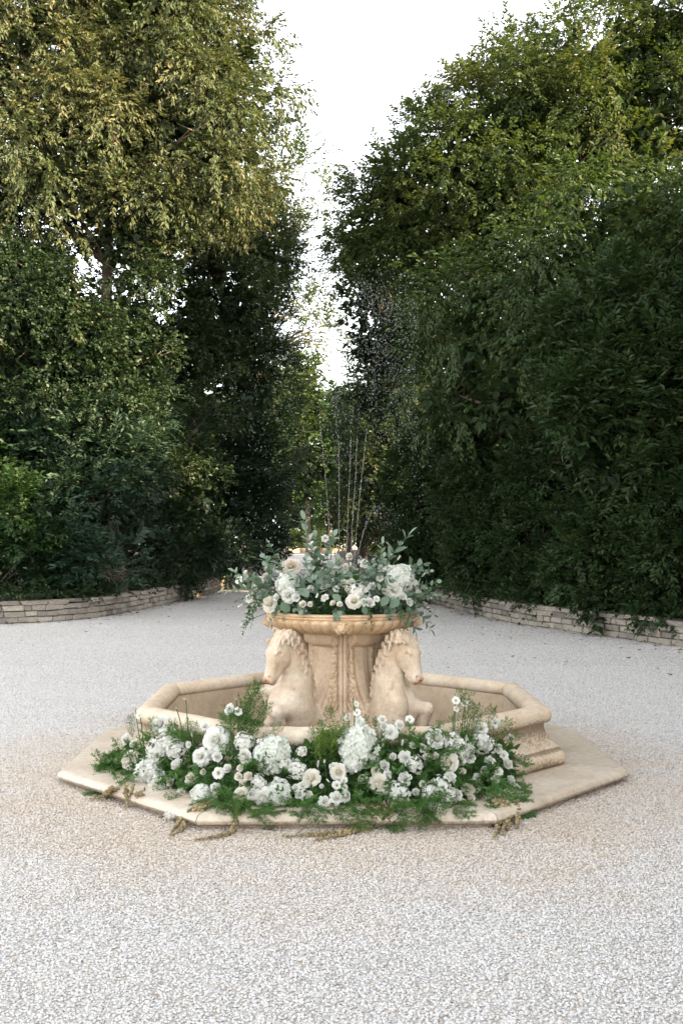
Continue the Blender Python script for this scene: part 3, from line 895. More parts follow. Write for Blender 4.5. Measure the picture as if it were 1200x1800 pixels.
# trunk-side post by the avenue
pp = MB()
pp.tube([(0, 0, 0), (0, 0, 2.6)], [0.06, 0.06], 10)
pp.tube([(0, 0, 2.6), (0, 0, 2.64)], [0.085, 0.085], 10)
po = obj('gate_post', pp.mesh('gate_post', M['metal'], False)); po.location = (-3.55, 58, 0)
tag(po, 'slim grey metal post standing beside the trunk down the avenue', 'post')


# ivy and ground cover spilling over the wall tops
def cover(path, Nn, y0, y1, n, label, seed, kind, matk):
    rnd = np.random.default_rng(seed)
    ok = np.argwhere((path[:, 1] > y0) & (path[:, 1] < y1))[:, 0]
    i = rnd.choice(ok, n)
    a = rnd.random(n) ** 1.2 * 1.5 + 0.02
    u = rnd.normal(0, 0.1, (n, 2))
    den = vnoise(np.stack([i * 0.11, np.zeros(n), np.zeros(n)], 1), seed)
    a = a + np.where(den < 0.5, 0.16, -0.02)
    h = 0.40 + 0.12 * rnd.random(n) * np.minimum(1, a * 2) + 0.05
    P = np.stack([path[i, 0] + Nn[i, 0] * a + u[:, 0], path[i, 1] + Nn[i, 1] * a + u[:, 1], h], 1)
    X = unit(np.stack([-Nn[i, 0] + rnd.normal(0, .7, n), -Nn[i, 1] + rnd.normal(0, .7, n), 0.25 + rnd.normal(0, .35, n)], 1))
    V, T, A = leaves(P, X, 0.55 + 0.4 * rnd.random(n), rnd.random(n), TEMPS[kind], rnd)
    o = obj('ivy_cover', np_mesh('ivy_cover', V, T, attrs={'tint': A}, mat=M[matk]))
    tag(o, label, 'ivy', kind='stuff')


cover(LEFT, LN, 18.0, 36, 1900, 'low ivy growing along the top of the left wall under laurels', 71, 'ivy', 'ivy')
cover(RIGHT, RN, 13.0, 34, 1600, 'dark ivy fringe on top of the wall below the hedge', 72, 'ivy', 'hedge')

# a scatter of dropped leaves on the gravel near the walls
rnd = np.random.default_rng(77)
n = 1100
pth = np.concatenate([LEFT[(LEFT[:, 1] > 18.4) & (LEFT[:, 1] < 34)], RIGHT[(RIGHT[:, 1] > 13) & (RIGHT[:, 1] < 34)]])
nrm_ = np.concatenate([LN[(LEFT[:, 1] > 18.4) & (LEFT[:, 1] < 34)], RN[(RIGHT[:, 1] > 13) & (RIGHT[:, 1] < 34)]])
i = rnd.integers(0, len(pth), n); a = -np.where(rnd.random(n) < 0.6, rnd.random(n) ** 2 * 0.35 + 0.01, rnd.random(n) ** 2 * 4.5)
P = np.stack([pth[i, 0] + nrm_[i, 0] * a, pth[i, 1] + nrm_[i, 1] * a, np.full(n, 0.022)], 1)
one = [(np.zeros((1, 3)), np.array([[1.0, 0, 0]]), np.array([[0, 1.0, 0]]), np.array([0.07]), np.array([0.035]), np.array([0.5]))]
V, T, A = leaves(P, unit(np.stack([rnd.normal(size=n), rnd.normal(size=n), np.zeros(n)], 1)), 0.6 + 0.6 * rnd.random(n), rnd.random(n), one, rnd)
M['dead'] = leaf_mat('dry_leaf', [(0, (0.06, 0.045, 0.025)), (1, (0.16, 0.11, 0.06))], rough=0.8, trans=0.1)
tag(obj('fallen_leaves', np_mesh('fallen_leaves', V, T, attrs={'tint': A}, mat=M['dead'])), 'dry leaves scattered on the gravel by the walls', 'leaves', kind='stuff')
# ------------------------------------------------------------------ fountain
FR = 0.013
fountain = empty('fountain', FC, 'carved cream stone fountain with horse heads, raised bowl and octagonal basin', 'fountain', rz=FR)


def octagon_prism_side(k, prof, verts_fn, gap, closed, nl=10, seed=0, wob=0.0015):
    """one mitred side of an octagonal moulding; prof = [(apothem, z)...]; verts_fn(k, a) -> corner k for apothem a"""
    r = np.random.default_rng(seed)
    rows = []
    for a, z in prof:
        p, q = verts_fn(k, a), verts_fn(k + 1, a)
        t = unit(q - p)
        p = p + t * gap; q = q - t * gap
        rows.append([np.array((*(p + (q - p) * s), z)) for s in np.linspace(0, 1, nl)])
    V = np.array(rows)                          # (np, nl, 3)
    n = len(prof)
    V += (vnoise(V * 14.0, seed)[..., None] - 0.5) * wob * 2
    Q = []
    rng_ = range(n) if closed else range(n - 1)
    for i in rng_:
        for j in range(nl - 1):
            a, b = i * nl + j, ((i + 1) % n) * nl + j
            Q.append((a, a + 1, b + 1, b))
    bm = bmesh.new()
    vs_ = [bm.verts.new(v) for v in V.reshape(-1, 3)]
    for q in Q: bm.faces.new([vs_[i] for i in q])
    if closed:
        bm.faces.new([vs_[i * nl] for i in range(n)])
        bm.faces.new([vs_[i * nl + nl - 1] for i in reversed(range(n))])
    bmesh.ops.recalc_face_normals(bm, faces=bm.faces)
    me = bpy.data.meshes.new('stone'); bm.to_mesh(me); bm.free()
    return me


def smooth_by_angle(me, deg=38):
    bm = bmesh.new(); bm.from_mesh(me)
    for f in bm.faces: f.smooth = True
    for e in bm.edges:
        if len(e.link_faces) == 2 and e.calc_face_angle(0) > math.radians(deg): e.smooth = False
    bm.to_mesh(me); bm.free()


def plinth_corner(k, a):
    c, s = a * 0.442, a * 0.405
    pts = [(a, -s), (a, s), (c, a), (-c, a), (-a, s), (-a, -s), (-c, -a), (c, -a)]
    return np.array(pts[k % 8], dtype=float)


def basin_corner(k, a):
    an = math.radians(-22.5 + 45 * k)
    R = a / math.cos(math.pi / 8)
    return np.array((R * math.cos(an), R * math.sin(an)))


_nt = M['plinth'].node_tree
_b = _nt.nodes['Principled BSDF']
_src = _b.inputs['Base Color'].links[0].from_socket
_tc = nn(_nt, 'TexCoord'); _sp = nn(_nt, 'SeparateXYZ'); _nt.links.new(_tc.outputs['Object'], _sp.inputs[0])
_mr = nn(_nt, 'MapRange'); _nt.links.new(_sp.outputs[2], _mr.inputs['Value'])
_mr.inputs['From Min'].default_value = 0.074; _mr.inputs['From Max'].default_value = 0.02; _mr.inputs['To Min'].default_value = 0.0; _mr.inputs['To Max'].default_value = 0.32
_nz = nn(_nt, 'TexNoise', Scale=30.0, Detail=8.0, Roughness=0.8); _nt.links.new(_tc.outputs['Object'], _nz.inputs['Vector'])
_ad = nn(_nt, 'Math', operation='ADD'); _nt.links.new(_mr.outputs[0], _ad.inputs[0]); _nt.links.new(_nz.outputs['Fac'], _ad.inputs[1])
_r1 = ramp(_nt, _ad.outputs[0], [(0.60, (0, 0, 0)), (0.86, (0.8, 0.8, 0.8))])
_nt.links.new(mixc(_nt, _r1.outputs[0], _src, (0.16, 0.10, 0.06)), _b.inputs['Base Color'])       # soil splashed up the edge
b_ = 1.855
PP = [(1.262, -0.01), (b_ - 0.055, -0.01), (b_ - 0.055, 0.018), (b_ - 0.03, 0.022), (b_ - 0.008, 0.033), (b_, 0.050), (b_ - 0.006, 0.067), (b_ - 0.022, 0.080), (b_ - 0.05, 0.086), (1.262, 0.086)]
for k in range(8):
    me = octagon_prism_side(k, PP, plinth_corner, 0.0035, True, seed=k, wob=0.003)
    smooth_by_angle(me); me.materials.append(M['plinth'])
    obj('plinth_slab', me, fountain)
BP = [(1.262, 0.088), (1.452, 0.088), (1.468, 0.105), (1.474, 0.130), (1.468, 0.158), (1.452, 0.178), (1.436, 0.186), (1.428, 0.192), (1.428, 0.204), (1.405, 0.222), (1.378, 0.246), (1.358, 0.275), (1.346, 0.305), (1.340, 0.335), (1.342, 0.350),
      (1.362, 0.356), (1.380, 0.370), (1.390, 0.392), (1.391, 0.412), (1.382, 0.436), (1.364, 0.453), (1.338, 0.463), (1.308, 0.465), (1.278, 0.460), (1.255, 0.446), (1.240, 0.424), (1.236, 0.400), (1.244, 0.378), (1.252, 0.374), (1.262, 0.372)]
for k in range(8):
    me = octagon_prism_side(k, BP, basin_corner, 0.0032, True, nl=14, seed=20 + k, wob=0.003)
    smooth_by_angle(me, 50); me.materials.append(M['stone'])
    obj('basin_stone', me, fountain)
# rendered inside and floor
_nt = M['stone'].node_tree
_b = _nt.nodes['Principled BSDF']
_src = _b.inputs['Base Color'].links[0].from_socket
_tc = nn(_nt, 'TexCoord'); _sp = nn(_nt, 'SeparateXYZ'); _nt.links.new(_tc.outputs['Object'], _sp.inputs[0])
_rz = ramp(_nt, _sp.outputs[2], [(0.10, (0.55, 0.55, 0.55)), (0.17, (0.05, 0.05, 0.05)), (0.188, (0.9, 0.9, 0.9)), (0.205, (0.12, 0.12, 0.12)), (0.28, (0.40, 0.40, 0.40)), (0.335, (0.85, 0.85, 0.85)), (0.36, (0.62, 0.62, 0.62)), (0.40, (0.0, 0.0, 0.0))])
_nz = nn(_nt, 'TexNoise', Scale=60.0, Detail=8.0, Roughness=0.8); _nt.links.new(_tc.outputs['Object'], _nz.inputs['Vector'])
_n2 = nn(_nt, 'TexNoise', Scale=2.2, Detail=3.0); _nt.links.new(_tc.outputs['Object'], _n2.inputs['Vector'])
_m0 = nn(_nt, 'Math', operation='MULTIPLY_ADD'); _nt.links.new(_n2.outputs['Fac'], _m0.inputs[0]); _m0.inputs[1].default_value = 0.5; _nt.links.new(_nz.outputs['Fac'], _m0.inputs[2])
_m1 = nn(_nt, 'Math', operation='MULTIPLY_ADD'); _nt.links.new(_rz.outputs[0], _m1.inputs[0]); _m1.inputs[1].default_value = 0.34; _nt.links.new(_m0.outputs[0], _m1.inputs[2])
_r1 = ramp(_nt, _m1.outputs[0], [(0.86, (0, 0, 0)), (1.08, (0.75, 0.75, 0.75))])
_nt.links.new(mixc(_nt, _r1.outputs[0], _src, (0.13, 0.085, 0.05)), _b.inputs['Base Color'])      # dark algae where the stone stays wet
M['basin_in'] = stone_mat('tan_basin_lining', (0.54, 0.41, 0.28), (0.62, 0.49, 0.35), (0.66, 0.54, 0.40), stain=(0.42, 0.30, 0.19), stain_amt=0.4, scale=0.7, spots=0.1, rough=0.8)
mb = MB()
ring = [np.array([(*basin_corner(k, 1.246), z) for k in range(8)]) for z in (0.3755, 0.02)]
mb.add(np.concatenate(ring), [(k, (k + 1) % 8, 8 + (k + 1) % 8, 8 + k) for k in range(8)])
obj('basin_lining', mb.mesh('basin_lining', M['basin_in']), fountain)
me = np_mesh('basin_floor', [(*basin_corner(k, 1.245), 0.03) for k in range(8)], np.array([list(range(8))]), mat=M['basin_in'])
obj('basin_floor', me, fountain)
m, nt, b = mat_new('murky_water')
b.inputs['Base Color'].default_value = (0.85, 0.75, 0.60, 1)
b.inputs['Roughness'].default_value = 0.04
b.inputs['IOR'].default_value = 1.33
b.inputs['Transmission Weight'].default_value = 0.85
tcn = nn(nt, 'TexCoord'); nz = nn(nt, 'TexNoise', Scale=26.0, Detail=3.0)
nt.links.new(tcn.outputs['Object'], nz.inputs['Vector'])
bp = nn(nt, 'Bump', Strength=0.35, Distance=0.01); nt.links.new(nz.outputs['Fac'], bp.inputs['Height']); nt.links.new(bp.outputs[0], b.inputs['Normal'])
M['water'] = m
me = np_mesh('basin_water', [(*basin_corner(k, 1.243), 0.055) for k in range(8)], np.array([list(range(8))]), mat=M['water'])
tag(obj('basin_water', me, fountain), 'shallow rippled water in the basin')


# ---- signed-distance carving
def seg(P, a, b, ra, rb, sy=1.0):
    a = np.array(a, float); b = np.array(b, float)
    d = b - a
    q = P - a
    t = np.clip((q @ d) / (d @ d), 0, 1)
    e = q - t[..., None] * d
    if sy != 1.0: e = e * np.array((1, sy, 1))
    return np.linalg.norm(e, axis=-1) - (ra + (rb - ra) * t)


def ell(P, c, r):
    q = (P - np.array(c, float)) / np.array(r, float)
    k = np.linalg.norm(q, axis=-1)
    return (k - 1) * min(r)


def sm(a, b, k=0.02):
    h = np.clip(0.5 + 0.5 * (b - a) / k, 0, 1)
    return b * (1 - h) + a * h - k * h * (1 - h)


def smx(a, b, k=0.01):
    return -sm(-a, -b, k)


def grid(lo, hi, h):
    ax = [np.arange(l, u + h, h) for l, u in zip(lo, hi)]
    G = np.stack(np.meshgrid(*ax, indexing='ij'), -1)
    return G


def horse_mesh():
    h = 0.0045
    lo = np.array((0.16, -0.23, 0.17)); hi = np.array((0.86, 0.23, 1.01))
    G = grid(lo, hi, h)
    P = G.copy()
    P[..., 1] = np.abs(P[..., 1])
    # neck, an arched column leaning back, flattened sideways
    f = seg(P, (0.47, 0, 0.36), (0.445, 0, 0.56), 0.142, 0.122, 1.22)
    f = sm(f, seg(P, (0.450, 0, 0.56), (0.478, 0, 0.74), 0.120, 0.104, 1.7), 0.05)
    f = sm(f, seg(P, (0.472, 0, 0.74), (0.545, 0, 0.865), 0.098, 0.078, 1.6), 0.05)
    # chest with two breast muscles
    f = sm(f, ell(P, (0.545, 0.055, 0.44), (0.105, 0.085, 0.125)), 0.04)
    f = sm(f, ell(P, (0.48, 0.065, 0.36), (0.14, 0.088, 0.125)), 0.05)
    # skull: forehead, nose bone, muzzle
    f = sm(f, seg(P, (0.580, 0, 0.885), (0.655, 0, 0.800), 0.058, 0.056), 0.03)
    f = sm(f, seg(P, (0.655, 0, 0.800), (0.702, 0, 0.655), 0.050, 0.036), 0.022)
    f = sm(f, ell(P, (0.610, 0.032, 0.775), (0.064, 0.037, 0.074)), 0.016)      # cheek
    f = sm(f, seg(P, (0.612, 0.012, 0.730), (0.668, 0.010, 0.632), 0.036, 0.024), 0.018)   # lower jaw
    f = sm(f, ell(P, (0.702, 0.016, 0.640), (0.036, 0.030, 0.034)), 0.014)      # muzzle
    f = sm(f, ell(P, (0.676, 0.000, 0.612), (0.028, 0.024, 0.020)), 0.008)      # lower lip
    f = sm(f, seg(P, (0.655, 0.040, 0.838), (0.684, 0.048, 0.812), 0.016, 0.013), 0.012)   # brow
    f = sm(f, seg(P, (0.675, 0.030, 0.785), (0.700, 0.020, 0.690), 0.011, 0.008), 0.012)   # cheek bone line
    f = sm(f, ell(P, (0.722, 0.021, 0.658), (0.017, 0.012, 0.014)), 0.006)      # nostril wing
    f = smx(f, -ell(P, (0.735, 0.028, 0.656), (0.016, 0.010, 0.011)), 0.003)
    f = smx(f, -ell(P, (0.666, 0.060, 0.806), (0.021, 0.017, 0.014)), 0.004)    # eye socket
    f = sm(f, ell(P, (0.662, 0.046, 0.804), (0.011, 0.009, 0.008)), 0.001)      # eye ball
    f = smx(f, -seg(P, (0.735, 0.0, 0.626), (0.668, 0.036, 0.642), 0.006, 0.006), 0.003)   # mouth line
    f = smx(f, -seg(P, (0.570, 0.080, 0.850), (0.545, 0.070, 0.735), 0.014, 0.010), 0.012)  # jaw groove
    # ears
    f = sm(f, seg(P, (0.570, 0.040, 0.900), (0.585, 0.058, 0.968), 0.021, 0.005), 0.010)
    f = smx(f, -seg(P, (0.600, 0.048, 0.918), (0.600, 0.058, 0.955), 0.008, 0.003), 0.004)
    # forelegs: the left one raised and folded at the knee, the right one tucked lower
    f = sm(f, seg(G, (0.50, 0.085, 0.42), (0.705, 0.095, 0.425), 0.072, 0.047), 0.025)
    f = sm(f, ell(G, (0.712, 0.095, 0.425), (0.044, 0.042, 0.046)), 0.015)
    f = sm(f, seg(G, (0.712, 0.095, 0.415), (0.655, 0.095, 0.265), 0.040, 0.032), 0.012)
    f = sm(f, ell(G, (0.645, 0.092, 0.230), (0.050, 0.038, 0.040)), 0.012)
    f = sm(f, seg(G, (0.49, -0.080, 0.38), (0.615, -0.085, 0.315), 0.074, 0.047), 0.03)
    f = sm(f, seg(G, (0.615, -0.085, 0.315), (0.575, -0.085, 0.20), 0.044, 0.034), 0.012)
    # rock-and-fin body behind that grows into the pedestal
    body = seg(P, (0.44, 0.0, 0.28), (0.20, 0.0, 0.34), 0.150, 0.120)
    sc = 0.010 * (np.abs(np.sin(P[..., 0] * 70 + 2.2 * np.sin(P[..., 2] * 42))) * np.abs(np.sin(P[..., 2] * 52 + 1.3 * np.sin(P[..., 1] * 40))))
    body = body - sc - 0.012 * (vnoise(P * 26, 5) - 0.5)
    f = sm(f, body, 0.02)
    # soft muscles of the neck, creases of the throat
    f = f - 0.006 * (vnoise(P * np.array((9, 9, 5)), 9) - 0.5)
    f = smx(f, -seg(P, (0.585, 0.05, 0.70), (0.535, 0.075, 0.52), 0.010, 0.006), 0.02)
    # mane: wavy locks down the crest and to the sides, plus forelock (both sides differ a little)
    P2 = G
    cr = [(0.575, 0.935), (0.525, 0.945), (0.468, 0.905), (0.418, 0.835), (0.380, 0.755), (0.350, 0.675), (0.330, 0.600), (0.312, 0.535)]
    r = np.random.default_rng(3)
    def local(p, q, r0, r1, k):
        b0 = np.minimum(p, q) - 0.05; b1 = np.maximum(p, q) + 0.05
        i0 = np.maximum(((b0 - lo) / h).astype(int), 0); i1 = np.minimum(((b1 - lo) / h).astype(int) + 1, np.array(f.shape))
        sl_ = tuple(slice(u, v) for u, v in zip(i0, i1))
        if min(f[sl_].shape) > 0:
            f[sl_] = sm(f[sl_], seg(P2[sl_], p, q, r0, r1), k)
    cr = np.array(cr)
    for i in range(11):
        u = i / 10 * (len(cr) - 1); j = min(int(u), len(cr) - 2)
        x, z = cr[j] + (cr[j + 1] - cr[j]) * (u - j)
        for sgn in (-1, 1):
            # each lock leaves the crest, lies on the side of the neck and curls at its end
            ph = r.uniform(0, 6.28); amp = 0.016; n_ = 8
            pts = []
            for s in range(n_):
                dx = 0.004 + 0.0105 * s
                wob = amp * math.sin(ph + s * 1.15) * min(1, s / 2)
                pts.append(np.array((x - 0.004 + dx + wob, sgn * (0.064 * math.sqrt(min(1.0, max(0.0, dx + wob * 0.5) / 0.075)) + 0.013), z + 0.008 - 0.0105 * s + 0.6 * wob)))
            for s in range(n_ - 1):
                local(pts[s], pts[s + 1], 0.0170 - 0.0012 * s, 0.0158 - 0.0012 * s, 0.002)
        local(np.array((x, 0, z)), np.array((x - 0.01, 0.008 * (-1) ** i, z - 0.035)), 0.017, 0.010, 0.006)
    for k in range(6):                                   # forelock
        p = np.array((0.605 + 0.006 * (k % 2), (k - 2.5) * 0.013, 0.922))
        for s in range(3 + k % 2):
            q = p + np.array((0.020, (k - 2.5) * 0.003 + 0.008 * math.sin(2.2 * s + k * 1.9), -0.016 - 0.003 * s))
            local(p, q, 0.012 - 0.002 * s, 0.010 - 0.002 * s, 0.004)
            p = q
    f = np.maximum(f, 0.19 - G[..., 2])
    V, Q = surface_nets(f, lo, h)
    return np_mesh('horse', V, Q, True, mat=M['horse'])


M['horse'] = stone_mat('horse_limestone', (0.505, 0.374, 0.252), (0.600, 0.487, 0.365), (0.652, 0.574, 0.470), stain=(0.44, 0.29, 0.17), stain_amt=0.6, scale=1.8, spots=0.5, bump=0.4)
_nt = M['horse'].node_tree
_b = _nt.nodes['Principled BSDF']
_src = _b.inputs['Base Color'].links[0].from_socket
_tc = nn(_nt, 'TexCoord'); _vd = nn(_nt, 'VectorMath', operation='DISTANCE'); _vd.inputs[1].default_value = (0.712, 0.0, 0.625)
_nt.links.new(_tc.outputs['Object'], _vd.inputs[0])
_nz = nn(_nt, 'TexNoise', Scale=40.0, Detail=4.0); _nt.links.new(_tc.outputs['Object'], _nz.inputs['Vector'])
_ma = nn(_nt, 'Math', operation='MULTIPLY_ADD'); _nt.links.new(_nz.outputs['Fac'], _ma.inputs[0]); _ma.inputs[1].default_value = 0.05; _nt.links.new(_vd.outputs['Value'], _ma.inputs[2])
_rr = ramp(_nt, _ma.outputs[0], [(0.045, (0.8, 0.8, 0.8)), (0.075, (0, 0, 0))])
_nt.links.new(mixc(_nt, _rr.outputs[0], _src, (0.42, 0.12, 0.02)), _b.inputs['Base Color'])   # rust round the water spout in the mouth
hm = horse_mesh()
for an, lb in ((-135, None), (-45, None), (45, None), (135, None)):
    o = obj('horse_figure', hm, fountain)
    o.rotation_euler = (0, 0, math.radians(an))


# ---- pedestal: square core, four scroll consoles facing the horses, scaled panels, fillets
def scroll_console():
    h = 0.0068
    lo = np.array((-0.02, -0.18, 0.19)); hi = np.array((0.42, 0.18, 0.965))
    G = grid(lo, hi, h)
    x, y, z = G[..., 0], np.abs(G[..., 1]), G[..., 2]
    face = 0.196 + 0.18 * np.clip((0.74 - z) / 0.42, 0, 1) ** 2.0
    face = face - 0.008 * np.exp(-((y - 0.070) / 0.014) ** 2) + 0.005 * np.exp(-(y / 0.018) ** 2)
    w = 0.112 + 0.012 * np.clip((0.6 - z) / 0.4, 0, 1)
    slab = smx(smx(x - face, y - w, 0.012), smx(z - 0.90, 0.19 - z, 0.005), 0.005)
    tex = 0.014 * np.abs(np.sin(z * 95 + 3.0 * np.sin(x * 36))) * np.abs(np.sin(x * 80 + 2.0 * np.sin(z * 30)))
    slab = slab - np.where(y > w - 0.02, tex, 0.0)
    d = np.sqrt((x - 0.205) ** 2 + (z - 0.888) ** 2)
    roll = smx(d - 0.060 - 0.006 * np.cos(y / 0.140 * 3.1) * (y < 0.140), y - 0.142, 0.010)
    f = sm(slab, roll, 0.010)
    # spiral groove on the scroll ends
    th = np.arctan2(z - 0.888, x - 0.205)
    spir = np.abs(((d - 0.0085 * th / 3.1416 * 1.4) / 0.019) % 1.0 - 0.5)
    f = np.where((y > 0.128) & (d < 0.056), np.maximum(f, (y - 0.134) + 0.010 * (spir < 0.17)), f)
    f = smx(f, -(np.abs(z - 0.815) - 0.004 + np.where(x > face - 0.012, 0, 1)), 0.003)
    top = smx(smx(np.abs(x - 0.10) - 0.13, y - 0.13, 0.008), smx(z - 0.952, 0.925 - z, 0.004), 0.004)
    f = sm(f, top, 0.004)
    V, Q = surface_nets(f, lo, h)
    return np_mesh('scroll_console', V, Q, True, mat=M['carved'])


scm = scroll_console()
for an in (-135, -45, 45, 135):
    o = obj('scroll_console', scm, fountain)
    o.rotation_euler = (0, 0, math.radians(an))
core = MB()
for k in range(4):                                        # vertical fillets between the consoles
    an = math.radians(90 * k)
    c, s = math.cos(an), math.sin(an)
    def rot(p): return np.array((p[0] * c - p[1] * s, p[0] * s + p[1] * c, p[2]))
    for (a0, a1, u, w) in ((0.0, 0.229, -0.0265, 0.0265), (0.1, 0.243, -0.0245, -0.0035), (0.1, 0.243, 0.0035, 0.0245), (0.1, 0.235, -0.0300, -0.0250), (0.1, 0.235, 0.0250, 0.0300)):
        q = [rot(p) for p in ((a0, u, .19), (a1, u, .19), (a1, w, .19), (a0, w, .19), (a0, u, .936), (a1, u, .936), (a1, w, .936), (a0, w, .936))]
        core.add(q, [(0, 1, 5, 4), (1, 2, 6, 5), (2, 3, 7, 6), (4, 5, 6, 7)])
obj('pedestal_core', core.mesh('pedestal_core', M['carved']), fountain)


# ---- rough scaled foot under horses and pedestal
def foot_mesh():
    h = 0.014
    lo = np.array((-0.62, -0.62, 0.01)); hi = np.array((0.62, 0.62, 0.50))
    G = grid(lo, hi, h)
    x, y, z = G[..., 0], G[..., 1], G[..., 2]
    a = np.arctan2(y, x); r = np.hypot(x, y)
    R = 0.50 + 0.06 * np.cos(4 * (a - math.pi / 4)) - 0.36 * np.clip((z - 0.2) / 0.3, 0, 1) ** 0.8
    f = (r - R) * 0.8
    f = f - 0.03 * (vnoise(G * 11, 4) - 0.5) - 0.012 * np.abs(np.sin(r * 60 + 5 * vnoise(G * 9, 6))) * np.abs(np.sin(a * 22))
    f = np.maximum(f, z - 0.47); f = np.maximum(f, 0.025 - z)
    V, Q = surface_nets(f, lo, h)
    return np_mesh('rock_foot', V, Q, True, mat=M['carved'])


obj('rock_foot', foot_mesh(), fountain)

# ---- bowl
NS = 288
prof = [(0.10, 0.955), (0.20, 0.985), (0.36, 1.016), (0.455, 1.036), (0.490, 1.052), (0.508, 1.066), (0.525, 1.071), (0.542, 1.069), (0.551, 1.063), (0.553, 1.056), (0.547, 1.050), (0.542, 1.048), (0.542, 1.043),
        (0.547, 1.041), (0.547, 1.036), (0.541, 1.032)]
und = []
for t in np.linspace(0, 1, 22):
    und.append((0.240 + 0.298 * math.cos(t * math.pi / 2) ** 0.75, 1.030 - 0.106 * math.sin(t * math.pi / 2) ** 1.05))
prof2 = prof + und + [(0.235, 0.922), (0.0, 0.921)]
th = np.arange(NS) * 2 * math.pi / NS
rows = []
LB = 44
for i, (r, z) in enumerate(prof2):
    rr = np.full(NS, r); zz = np.full(NS, z)
    if len(prof) <= i < len(prof) + len(und):
        t = (i - len(prof)) / (len(und) - 1)
        ph = (th * LB / (2 * math.pi) + 0.35 * t) % 1.0
        lobe = np.sqrt(np.clip(1 - (2 * ph - 1) ** 2, 0, 1))
        edge = math.sin(min(1, (t + 0.02) / 0.16) * math.pi / 2) * (1 - t) ** 0.35
        # petals arch at their upper end
        open_ = np.clip((t - 0.13 * (1 - lobe)) / 0.08, 0, 1)
        rr = r + (0.026 * lobe * open_ - 0.012) * edge
        zz = z - 0.020 * lobe * edge * t
    rows.append(np.stack([rr * np.cos(th), rr * np.sin(th), zz], 1))
V = np.concatenate(rows)
Q = [(i * NS + j, i * NS + (j + 1) % NS, (i + 1) * NS + (j + 1) % NS, (i + 1) * NS + j) for i in range(len(prof2) - 1) for j in range(NS)]
bowl_me = np_mesh('bowl', V, np.array(Q)[:, ::-1], True, mat=M['bowl'])
bowl = obj('bowl', bowl_me, fountain)
M['soil2'] = flat_mat('wet_floral_foam', (0.02, 0.05, 0.02), 0.9)


def mask_mesh():
    h = 0.0026
    lo = np.array((-0.055, -0.075, -0.075)); hi = np.array((0.062, 0.075, 0.075))
    G = grid(lo, hi, h); P = G.copy(); P[..., 1] = np.abs(P[..., 1])
    f = ell(P, (0, 0, 0), (0.034, 0.046, 0.048))
    f = sm(f, ell(P, (0.022, 0, -0.020), (0.026, 0.024, 0.022)), 0.012)        # muzzle
    f = sm(f, ell(P, (0.032, 0.011, -0.024), (0.014, 0.012, 0.012)), 0.005)    # jowls
    f = sm(f, seg(P, (0.030, 0, 0.018), (0.044, 0, -0.010), 0.009, 0.011), 0.008)  # nose
    f = sm(f, seg(P, (0.030, 0.008, 0.022), (0.022, 0.032, 0.026), 0.008, 0.006), 0.006)  # brow
    f = smx(f, -ell(P, (0.036, 0.019, 0.010), (0.010, 0.007, 0.005)), 0.004)
    f = smx(f, -ell(P, (0.040, 0, -0.036), (0.016, 0.014, 0.006)), 0.004)      # mouth
    f = sm(f, ell(P, (0.004, 0.040, 0.040), (0.012, 0.012, 0.014)), 0.006)     # ears
    r = np.random.default_rng(8)
    for k in range(22):                                                        # mane locks
        an = -2.6 + 5.2 * k / 21 + math.pi / 2
        p = np.array((-0.006, 0.046 * math.cos(an), 0.046 * math.sin(an) + 0.002)); q = p + np.array((-0.008, 0.020 * math.cos(an + 0.4), 0.020 * math.sin(an + 0.4)))
        f = sm(f, seg(G, p, q, 0.010, 0.005), 0.004)
    V, Q = surface_nets(f, lo, h)
    return np_mesh('lion_mask', V, Q, True, mat=M['bowl'])


mm = mask_mesh()
for k in range(4):
    an = math.radians(-90 + 90 * k)
    o = obj('lion_mask', mm, bowl)
    o.location = (0.522 * math.cos(an), 0.522 * math.sin(an), 0.992)
    o.rotation_euler = (0, math.radians(18), an) if False else (0, 0, an)
fo = MB()
fth = np.linspace(0, 2 * math.pi, 33)[:-1]
fo.add([(0.46 * math.cos(t), 0.46 * math.sin(t), 1.05) for t in fth] + [(0.40 * math.cos(t), 0.40 * math.sin(t), 1.11) for t in fth] + [(0, 0, 1.13)],
       [(i, (i + 1) % 32, 32 + (i + 1) % 32, 32 + i) for i in range(32)], [(32 + i, 32 + (i + 1) % 32, 64) for i in range(32)])
foam = fo.mesh('floral_foam', M['soil2'])
# ------------------------------------------------------------------ cut flowers
def petal_mat(name, c0, c1, trans=0.42):
    m, nt, b = mat_new(name)
    a = nn(nt, 'Attribute', attribute_name='tint')
    r = ramp(nt, a.outputs['Fac'], [(0.0, c0), (1.0, c1)])
    nt.links.new(r.outputs[0], b.inputs['Base Color'])
    b.inputs['Roughness'].default_value = 0.55
    b.inputs['Specular IOR Level'].default_value = 0.25
    tr = nt.nodes.new('ShaderNodeBsdfTranslucent'); nt.links.new(r.outputs[0], tr.inputs['Color'])
    mx = nt.nodes.new('ShaderNodeMixShader'); mx.inputs[0].default_value = trans
    nt.links.new(b.outputs[0], mx.inputs[1]); nt.links.new(tr.outputs[0], mx.inputs[2])
    nt.links.new(mx.outputs[0], nt.nodes['Material Output'].inputs['Surface'])
    return m


